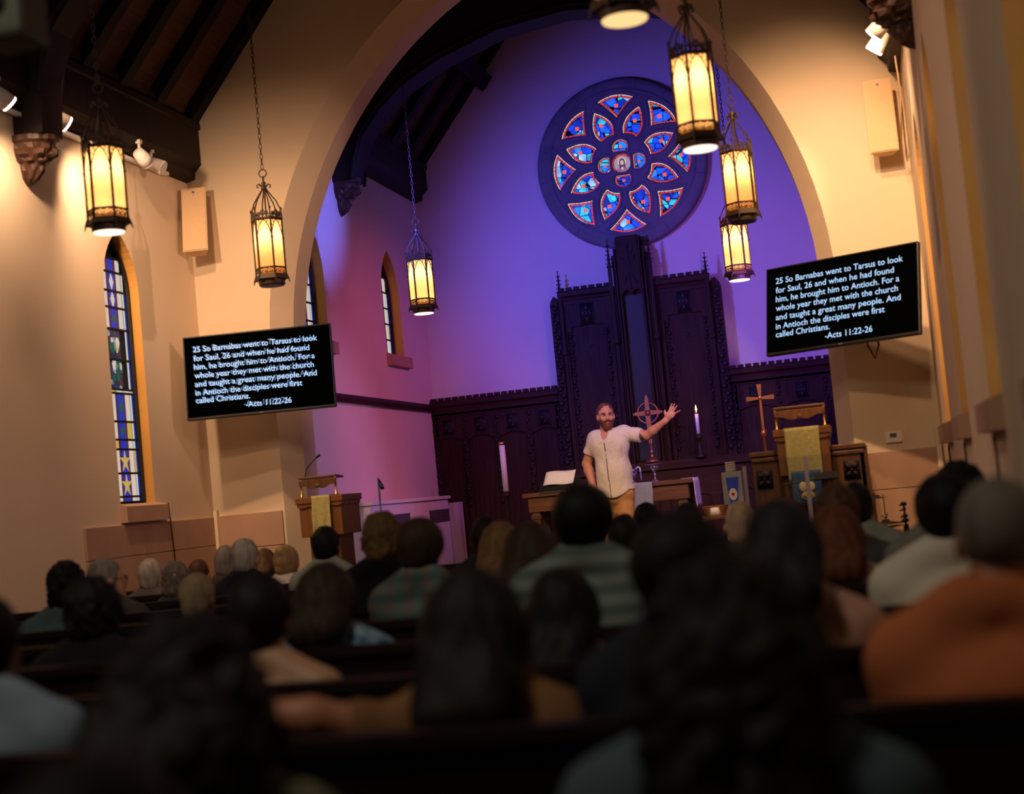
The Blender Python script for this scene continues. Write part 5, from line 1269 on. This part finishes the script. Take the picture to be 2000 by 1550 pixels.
DK = (20, 15, 12); BK = (9, 8, 8); BR = (58, 38, 24); GY = (112, 106, 98); WH = (150, 142, 130); BL = (108, 80, 48); AU = (92, 50, 28)
S_ = seated
S_(100, 1470, 1.2, 'person at the bottom left corner with very dark hair, closest to the camera', 'short', DK, 1.15, cloth((46, 40, 34), .5, 18, (70, 74, 60)), seed=1)
S_(330, 1172, 2.1, 'person with a huge mass of curly dark brown hair at lower left', 'bigcurly', (26, 18, 14), 1.28, cloth((92, 84, 62), .5, 22, (60, 74, 60)), long_to=.93, seed=2)
S_(1395, 1052, 2.1, 'person with very long dark brown hair in the lower centre right, largest head there', 'bigcurly', (20, 15, 12), 1.22, cloth((74, 92, 100)), long_to=.78, seed=3, sw=1.05)
S_(905, 1096, 3.0, 'person with long straight dark brown hair resting an arm on the pew, lower centre', 'long', (24, 18, 14), 1.12, cloth((120, 84, 54)), long_to=.86, arm='rest', seed=5, sw=.88, sk=(170, 112, 82))
S_(1312, 985, 3.0, 'person with wide black hair in front of the altar candle', 'short', BK, 1.22, cloth((30, 34, 44)), seed=6, sw=.88)
S_(-70, 1150, 3.0, 'person in a grey-blue shirt cut by the left edge', 'short', DK, 1.0, cloth((112, 128, 140)), seed=7, sw=1.1)
S_(486, 1112, 3.9, 'person in a black tank top with bare shoulders, left of the long-haired woman', 'short', (24, 18, 14), 1.05, cloth((14, 16, 18)), bare=True, sk=(176, 132, 98), seed=8)
S_(1085, 1100, 3.9, 'person with long straight black hair and pale blouse, centre', 'straight', (12, 10, 10), 1.02, cloth((176, 158, 128)), long_to=.80, seed=9, sk=(170, 124, 96))
S_(1515, 965, 3.9, 'person with straight dark grey hair, navy sleeveless top and bare shoulder', 'long', (26, 28, 29), 1.0, cloth((26, 40, 56)), bare=True, long_to=.98, sk=(172, 126, 104), seed=10, sw=1.0)
S_(1942, 920, 3.0, 'grey-haired man in an orange shirt at the right edge', 'buzz', (104, 98, 88), 1.0, cloth((180, 102, 62), .06), seed=11, sw=.95, lean=.03, sk=(160, 108, 84))
S_(162, 1115, 4.8, 'person with thick dark hair behind the curly-haired one at left', 'curly', DK, 1.0, cloth((24, 24, 26)), seed=12)
S_(622, 1090, 4.8, 'woman with long dark brown hair in a blue tie-dye top, left of centre', 'long', (46, 33, 24), 1.08, cloth((30, 70, 100), .5, 30, (150, 170, 180)), long_to=.90, seed=13)
S_(1127, 935, 4.8, 'tall black-haired man in a striped grey-green tee right below the speaker', 'short', BK, 1.18, stripes((112, 124, 116), (70, 84, 80)), seed=14, sw=1.05)
S_(1835, 915, 4.8, 'black-haired man in a white shirt near the right edge', 'short', BK, 1.05, cloth((206, 196, 176), .04), seed=15, sw=.98, sk=(96, 64, 48), turn=.25)
S_(808, 1003, 5.7, 'person with round brown hair in a teal plaid shirt', 'short', (52, 36, 22), 1.12, plaid((52, 92, 92), (110, 50, 44), (120, 130, 120)), seed=16, sw=.82)
S_(1025, 1010, 5.7, 'woman with shoulder-length brown hair left of the tall black-haired man', 'long', (50, 34, 24), 1.05, cloth((40, 40, 44)), long_to=.95, seed=17, sw=.82)
S_(1625, 978, 5.7, 'woman with long auburn hair and a cream top below the pulpit', 'long', AU, 1.0, cloth((196, 176, 150)), long_to=.90, seed=18, sw=.86)
S_(1868, 890, 5.7, 'black-haired man in a grey shirt behind the white-shirted man', 'curly', BK, .95, cloth((120, 116, 108)), seed=19, sk=(90, 60, 46), sw=.78, lean=.08)
S_(115, 1090, 6.6, 'person with round curly black hair near the left wall', 'curly', BK, .92, cloth((72, 92, 96)), seed=20, sk=(110, 74, 56))
S_(372, 1115, 6.6, 'person with short blond grey hair left of centre left', 'short', (150, 130, 100), .95, cloth((40, 40, 42)), seed=21)
S_(735, 992, 6.6, 'person with tousled light brown hair in a black shirt', 'curly', (96, 72, 40), .95, cloth((14, 14, 15)), seed=22, sk=(182, 130, 100))
S_(970, 1012, 6.6, 'woman with long blond hair below the white floor candle', 'long', BL, .98, cloth((50, 48, 46)), long_to=.95, seed=23)
S_(1628, 937, 6.6, 'person with short brown curly hair below the pulpit hanging', 'curly', (64, 42, 26), .92, cloth((60, 60, 58)), seed=24)
S_(196, 1087, 7.5, 'grey-haired man with glasses turned to the right, near the left wall', 'short', GY, .95, cloth((60, 58, 54)), turn=-.9, glasses=True, seed=25, sk=(186, 134, 108))
S_(940, 1004, 7.5, 'person with short dark hair half hidden by the blond woman', 'short', DK, .92, cloth((36, 36, 38)), seed=26)
S_(1212, 1000, 7.5, 'person with dark hair under the speaker, right of the tall man', 'short', DK, .92, cloth((44, 42, 40)), seed=27)
S_(1440, 975, 7.5, 'bald elderly person with pale fringe of hair below the grey stand', 'short', (150, 128, 104), .86, cloth((60, 58, 56)), seed=28, sk=(196, 156, 126))
S_(1668, 937, 7.5, 'dark-haired person in a grey-green shirt right of the curly brown hair', 'short', BK, .90, cloth((112, 122, 112)), seed=29, lean=.0, sk=(120, 80, 60))
S_(334, 1092, 8.4, 'person with curly grey-brown hair in the left group', 'curly', (92, 84, 76), .82, cloth((60, 56, 54)), seed=30, sw=.82)
S_(468, 1047, 8.4, 'tall grey-haired man in a dark jacket in the left group', 'short', (138, 132, 126), .95, cloth((22, 24, 30)), seed=31, sw=.9, sk=(184, 134, 108))
S_(627, 1023, 8.4, 'black-haired man in a pale grey-green shirt below the left lectern', 'short', BK, .95, cloth((140, 146, 134), .05), seed=32, sw=.9, sk=(110, 74, 56))
S_(1338, 978, 8.4, 'person with black hair directly below the communion table end', 'short', BK, .95, cloth((34, 34, 36)), seed=33)
S_(284, 1088, 9.3, 'white-haired elderly person with thin crown in the left group', 'short', WH, .95, cloth((90, 84, 80)), seed=34, sk=(196, 152, 124))
S_(432, 1062, 9.3, 'person with short grey hair just left of the tall man in the jacket', 'short', (120, 112, 102), .88, cloth((70, 66, 60)), seed=35, sw=.80)
S_(550, 1060, 9.3, 'woman with blond hair in a bun and a white shirt', 'bun', (150, 122, 82), .95, cloth((220, 208, 192), .04), seed=36, sw=.78)
S_(1258, 977, 9.3, 'child-size head with round black hair below the table runner', 'short', BK, .98, cloth((46, 44, 44)), seed=37, sk=(90, 60, 46))
S_(380, 1090, 10.1, 'person with brown hair in the front pew at left', 'short', BR, .88, cloth((60, 52, 48)), seed=38)
S_(510, 1068, 10.1, 'woman with long brown hair in the front pew at left', 'long', (74, 54, 34), .82, cloth((60, 56, 52)), long_to=.90, seed=39)

# ------------------------------------------------------------------ the standing speaker
def speaker():
    Y0 = 14.5; q = lambda px, py, dy=0.0: np.array(at(px, py, Y0 + dy)) - np.array((XO, Y0, ZP))
    XO = at(1197, 960, Y0).x
    A = lambda px, py, dy=0.0: tuple(q(px, py, dy))
    hd = np.array(q(1183, 813)); head_c = hd + np.array((0, 0, .0))
    neck0 = np.array(A(1184, 850, .01)); shL = np.array(A(1221, 845, .0)); shR = np.array(A(1162, 856, .0))
    elL = np.array(A(1264, 850, -.06)); wrL = np.array(A(1299, 822, -.16)); elR = np.array(A(1146, 905, .03)); wrR = np.array(A(1158, 948, -.08))
    hip = np.array(A(1201, 962)); che = np.array(A(1190, 870)); wai = np.array(A(1198, 925))
    an = -.32; ct, st = math.cos(an), math.sin(an)      # face turned to his left (image right)
    fw = np.array((-st, -ct, 0)); rt = np.array((ct, -st, 0)); ro = .03
    RM = [[ct, st, 0], [-st, ct, 0], [0, 0, 1]]
    def H(x, yy, z): return tuple(head_c + rt * x + fw * yy + np.array((ro * 0, 0, z)))
    F = Field((-.42, -.42, -.02), (.80, .34, 1.86), .0085)
    def torso(F, g, k=.05):
        F.cap(hip + (-.075, 0, 0), hip + (.075, 0, 0), .115 + g, k=k, flat=.95); F.cap(hip, wai, .148 + g, .158 + g, k=k, flat=.85); F.cap(wai, che, .158 + g, .150 + g, k=k, flat=.82)
        F.cap(che + (-.075, 0, 0), che + (.075, 0, 0), .115 + g, k=k, flat=.95)
        for S in (shL, shR): F.cap(neck0 + (0, .01, -.01), S * .86 + neck0 * .14 + (0, 0, -.005), .055 + g, .058 + g, k=.04); F.cap(che, S * .9 + che * .1, .10 + g, .062 + g, k=.05, flat=.85)
    torso(F, 0)
    for S, E, W_ in ((shL, elL, wrL), (shR, elR, wrR)):
        F.cap(S, E, .060, .046, k=.03); F.cap(E, E * .65 + W_ * .35, .046, .046, k=.02); F.cap(E * .65 + W_ * .35, W_, .046, .029, k=.02)
    for sx in (-1, 1):
        hp_ = hip + (sx * .085, 0, -.05); kn = np.array((hip[0] + sx * .11 - .01, -.02, .49)); ak = np.array((hip[0] + sx * .12, .03, .08))
        F.cap(hp_, kn, .088, .058, k=.04); F.cap(kn, ak, .060, .040, k=.03); F.cap(ak + (0, .03, -.03), ak + (sx * .03, -.17, -.045), .042, .034, k=.03)
    # head, face
    F.cap(neck0 + (0, .015, -.03), H(0, -.03, -.07), .064, .060, k=.03)
    F.ell(H(0, -.012, .03), (.078, .098, .098), .02, RM); F.ell(H(0, .022, -.045), (.063, .072, .080), .03, RM); F.ell(H(0, .06, -.105), (.036, .030, .026), .03, RM)
    F.ell(H(0, .094, .022), (.048, .012, .014), .018, RM)
    F.cap(H(0, .092, .012), H(0, .116, -.028), .009, .014, k=.012); F.ell(H(0, .092, -.066), (.024, .010, .010), .008, RM)
    for sx in (-1, 1):
        F.ell(H(sx * .034, .100, .006), (.019, .011, .010), .014, RM, True); F.ell(H(sx * .033, .079, .003), (.012, .012, .009), .008, RM)
        F.ell(H(sx * .080, -.006, -.008), (.013, .024, .036), .006, RM); F.ell(H(sx * .046, .072, -.022), (.022, .018, .018), .02, RM); F.ell(H(sx * .014, .108, -.032), (.009, .010, .008), .006, RM)
    # raised left hand: palm, four spread fingers, thumb
    pal = np.array(A(1307, 812, -.17)); up = np.array(A(1315, 797, -.175)) - pal; up /= np.linalg.norm(up); side = np.array((up[2], 0, -up[0]))
    F.cap(wrL, pal, .028, .036, k=.02, flat=.55); F.cap(pal - side * .014, pal + side * .016 + up * .02, .033, k=.015, flat=.5)
    for o, ang, L in ((-.024, -.10, .080), (-.007, .0, .092), (.011, .10, .086), (.028, .58, .072)):
        b_ = pal + side * o + up * .035; d = up * math.cos(ang) + side * math.sin(ang); m_ = b_ + d * L * .55; F.cap(b_, m_, .0105, .0095, k=.008); F.cap(m_, m_ + d * L * .5 + np.array((0, -.010, 0)), .0095, .0078, k=.004)
    b_ = pal - side * .022 - up * .008; m_ = b_ - side * .030 + up * .010; F.cap(b_, m_, .014, .012, k=.010); F.cap(m_, m_ - side * .012 + up * .026, .011, .009, k=.004)
    # right hand relaxed low in front
    d = (wrR - elR); d /= np.linalg.norm(d); pal = wrR + d * .05; F.cap(wrR, pal + d * .03, .028, .035, k=.02, flat=.6); sd = np.array((d[2], 0, -d[0])); sd /= np.linalg.norm(sd)
    for i in range(4): b_ = pal + d * .05 + sd * (-.027 + .018 * i); m_ = b_ + d * .035 + np.array((0, -.012, 0)); F.cap(b_, m_, .0105, .0095, k=.008); F.cap(m_, m_ + d * .022 + np.array((0, -.022, 0)), .0095, .008, k=.004)
    b_ = pal + sd * .034; F.cap(b_ - d * .01, b_ + d * .035 + sd * .016, .013, .009, k=.01)
    # skin with a tattooed band on the left upper arm
    m = mat('speaker_skin', srgb(196, 134, 102), .55, 0, .06, 18, .02); nt = m.node_tree; N = nt.nodes; L = nt.links; bs = N['Principled BSDF']; src = bs.inputs['Base Color'].links[0].from_socket
    tc = N.new('ShaderNodeTexCoord'); vm = N.new('ShaderNodeVectorMath'); vm.operation = 'DISTANCE'; vm.inputs[1].default_value = tuple(np.array(A(1249, 857, -.06))); L.new(tc.outputs['Object'], vm.inputs[0])
    nz = N.new('ShaderNodeTexNoise'); nz.inputs['Scale'].default_value = 45; L.new(tc.outputs['Object'], nz.inputs['Vector'])
    ma = N.new('ShaderNodeMath'); ma.operation = 'MULTIPLY_ADD'; ma.inputs[1].default_value = .06; L.new(nz.outputs['Fac'], ma.inputs[0]); L.new(vm.outputs['Value'], ma.inputs[2])
    lt = N.new('ShaderNodeMath'); lt.operation = 'LESS_THAN'; lt.inputs[1].default_value = .088; L.new(ma.outputs[0], lt.inputs[0])
    mx = N.new('ShaderNodeMix'); mx.data_type = 'RGBA'; mx.inputs[7].default_value = srgb(86, 66, 60); L.new(lt.outputs[0], mx.inputs[0]); L.new(src, mx.inputs[6]); L.new(mx.outputs[2], bs.inputs['Base Color'])
    body = link_mesh('person', F.mesh('person'), m, None, True); body.location = (XO, Y0, ZP)
    tag(body, 'bearded man standing with his arm stretched out, pale short-sleeved shirt and khaki trousers', 'person')
    # shirt
    S = Field((-.40, -.30, .62), (.52, .30, 1.62), .0085); torso(S, .016)
    S.cap(hip + (-.07, 0, -.03), hip + (.07, 0, -.03), .125, k=.05, flat=.95); S.cap(hip + (0, 0, -.02), wai, .155, .165, k=.05, flat=.88)
    S.cap(shL, shL * .20 + elL * .80 + (0, 0, -.010), .068, .072, k=.03); S.cap(shR, shR * .30 + elR * .70, .066, .070, k=.03)
    S.noise(.0030, 24, .4, (1, 1, .6)).noise(.0016, 55, 1.7)
    eL = shL * .26 + elL * .74; dL = (elL - shL) / np.linalg.norm(elL - shL); eR = shR * .36 + elR * .64; dR = (elR - shR) / np.linalg.norm(elR - shR)
    S.cut(lambda X, Y, Z: np.where(X > .22, (X - eL[0]) * dL[0] + (Y - eL[1]) * dL[1] + (Z - eL[2]) * dL[2], -1.0))
    S.cut(lambda X, Y, Z: np.where(X < -.14 + 0 * Z, np.where(np.abs(Y) < .2, (X - eR[0]) * dR[0] + (Y - eR[1]) * dR[1] + (Z - eR[2]) * dR[2], -1.0), -1.0))
    hz = hip[2] - .05
    S.cut(lambda X, Y, Z: (hz + .07 * np.minimum(1, ((X - hip[0]) / .16) ** 2)) - Z)
    S.ell(neck0 + (0, -.075, .005), (.034, .09, .07), .01, sub=True); S.ell(neck0 + (0, .0, .03), (.066, .07, .05), .01, sub=True)
    shm = mat('pale_woven_shirt', srgb(214, 200, 178), .9, 0, .04, 60, .05)
    sh_o = link_mesh('shirt', S.mesh('shirt'), shm, body, True)
    # collar, placket, buttons, pocket
    def front(x, z):
        i = min(max(int(round((x - S.lo[0]) / S.h)), 0), S.F.shape[0] - 1); j = min(max(int(round((z - S.lo[2]) / S.h)), 0), S.F.shape[2] - 1); col = np.where(S.F[i, :, j] < 0)[0]
        return S.lo[1] + (col[0] * S.h if len(col) else .15)
    k = MB()
    for sx in (-1, 1):
        fx = lambda dx, dz: neck0 + np.array((sx * dx, front(neck0[0] + sx * dx, neck0[2] + dz) - neck0[1] - .008, dz))
        c0, c5 = neck0 + np.array((sx * .064, .045, .062)), neck0 + np.array((sx * .088, .050, .016)); c1, c4 = neck0 + np.array((sx * .068, -.035, .045)), neck0 + np.array((sx * .100, -.045, .0))
        k.raw([c0, c1, fx(.014, -.055), fx(.052, -.085), fx(.090, -.050), c4, c5], [(0, 1, 5, 6), (1, 2, 3, 4, 5)])
    k.raw([neck0 + np.array((-.064, .045, .062)), neck0 + np.array((0, .082, .066)), neck0 + np.array((.064, .045, .062)), neck0 + np.array((.088, .05, .016)), neck0 + np.array((0, .105, .02)), neck0 + np.array((-.088, .05, .016))], [(0, 1, 4, 5), (1, 2, 3, 4)])
    o = k.build('collar', shm, sh_o); o.modifiers.new('solid', 'SOLIDIFY').thickness = .007
    k = MB(); z0, z1 = hz + .01, neck0[2] - .075; P = []
    for i in range(26):
        t = i / 25; z = z1 + (z0 - z1) * t; x = neck0[0] + (hip[0] - .012 - neck0[0]) * t; P.append((x, front(x, z) - .005, z))
    k.tube(P, .0045, 5); k.build('placket_edge', mat('shirt_seam', srgb(104, 92, 84), .9), sh_o)
    k = MB()
    for i in (2, 7, 12, 17, 22): p = P[i]; k.ball((p[0] + .014, front(p[0] + .014, p[2]) - .002, p[2]), (.006, .003, .006), 8, 5)
    k.build('buttons', M_white, sh_o)
    k = MB(); xp, zp = neck0[0] + .055, neck0[2] - .12; PP = [(xp, zp), (xp + .105, zp + .012), (xp + .10, zp - .115), (xp + .05, zp - .135), (xp, zp - .115)]
    k.tube([(a, front(a, b_) - .001, b_) for a, b_ in PP], .0022, 5, True); k.build('breast_pocket', mat('pocket_seam', srgb(150, 136, 118), .9), sh_o)
    # trousers
    T_ = Field((-.34, -.22, .05), (.36, .22, hip[2] + .12), .010)
    T_.cap(hip + (-.075, 0, 0), hip + (.075, 0, 0), .124, k=.05, flat=.95); T_.cap(hip, hip + (0, 0, .06), .140, k=.05, flat=.9)
    for sx in (-1, 1):
        hp_ = hip + (sx * .085, 0, -.05); kn = np.array((hip[0] + sx * .11 - .01, -.02, .49)); ak = np.array((hip[0] + sx * .12, .03, .06)); T_.cap(hp_, kn, .102, .082, k=.025); T_.cap(kn, ak, .082, .070, k=.03)
    T_.noise(.0035, 22, 1.1, (1, 1, 1.4)).noise(.0018, 48, .2)
    link_mesh('trousers', T_.mesh('trousers'), mat('khaki_cotton', srgb(186, 134, 78), .85, 0, .05, 50, .05), body, True)
    for sx in (-1, 1):
        k = MB(); x = hip[0] + sx * .135; k.prism([(.10, 0), (-.17, 0), (-.19, .03), (-.15, .07), (-.03, .10), (.08, .10)], x - .047, x + .047, 'yz'); k.build('shoe', M_oakdark, body, bevel=.02)
    # hair and beard
    Hf = Field(H(0, 0, 0) + np.array((-.16, -.16, -.20)), H(0, 0, 0) + np.array((.16, .18, .18)), .007)
    Hf.ell(H(0, -.024, .034), (.087, .102, .106), .02, RM); Hf.ell(H(0, -.06, -.04), (.074, .055, .06), .03, RM); Hf.noise(.0025, 90, .5)
    def face(X, Y, Z):
        f = (X - head_c[0]) * fw[0] + (Y - head_c[1]) * fw[1]; r_ = (X - head_c[0]) * rt[0] + (Y - head_c[1]) * rt[1]; z = Z - head_c[2]
        return np.minimum(f - (.022 + .0 * z), .078 + .25 * np.abs(r_) * 0 - z + (np.abs(r_) - .03) * -.5)
    Hf.cut(face); link_mesh('hair', Hf.mesh('hair'), hairm((96, 58, 34)), body, True)
    Bf = Field(H(0, 0, 0) + np.array((-.14, -.18, -.20)), H(0, 0, 0) + np.array((.14, .14, .06)), .006)
    Bf.ell(H(0, .026, -.050), (.069, .074, .084), .02, RM); Bf.ell(H(0, .062, -.112), (.044, .040, .040), .03, RM); Bf.ell(H(0, .100, -.050), (.034, .012, .010), .012, RM); Bf.noise(.0022, 110, .9)
    def bcut(X, Y, Z):
        f = (X - head_c[0]) * fw[0] + (Y - head_c[1]) * fw[1]; r_ = (X - head_c[0]) * rt[0] + (Y - head_c[1]) * rt[1]; z = Z - head_c[2]
        top = np.where(np.abs(r_) < .036, -.046, -.046 + (np.abs(r_) - .036) * 1.9)
        return np.maximum(z - top, -.012 - f)
    Bf.cut(bcut); Bf.ell(H(0, .106, -.066), (.014, .022, .004), .003, RM, True); link_mesh('beard', Bf.mesh('beard'), hairm((104, 64, 40)), body, True)
    k = MB()
    for sx in (-1, 1): k.tube([H(sx * .016, .104, .022), H(sx * .034, .102, .028), H(sx * .052, .088, .024)], [.006, .007, .004], 6)
    k.build('eyebrows', hairm((84, 50, 30)), body)
    k = MB()
    for sx in (-1, 1): k.ball(H(sx * .033, .0925, .003), (.007, .004, .005), 8, 6)
    k.build('irises', mat('dark_iris', srgb(40, 34, 32), .2), body)
    k = MB(); k.tube([H(-.084, -.01, -.0), H(-.085, .02, -.03), H(-.072, .07, -.062), H(-.056, .092, -.074)], .0022, 6); k.ball(H(-.055, .093, -.075), .006, 8, 6); k.build('headset_microphone', M_black, body)
speaker()
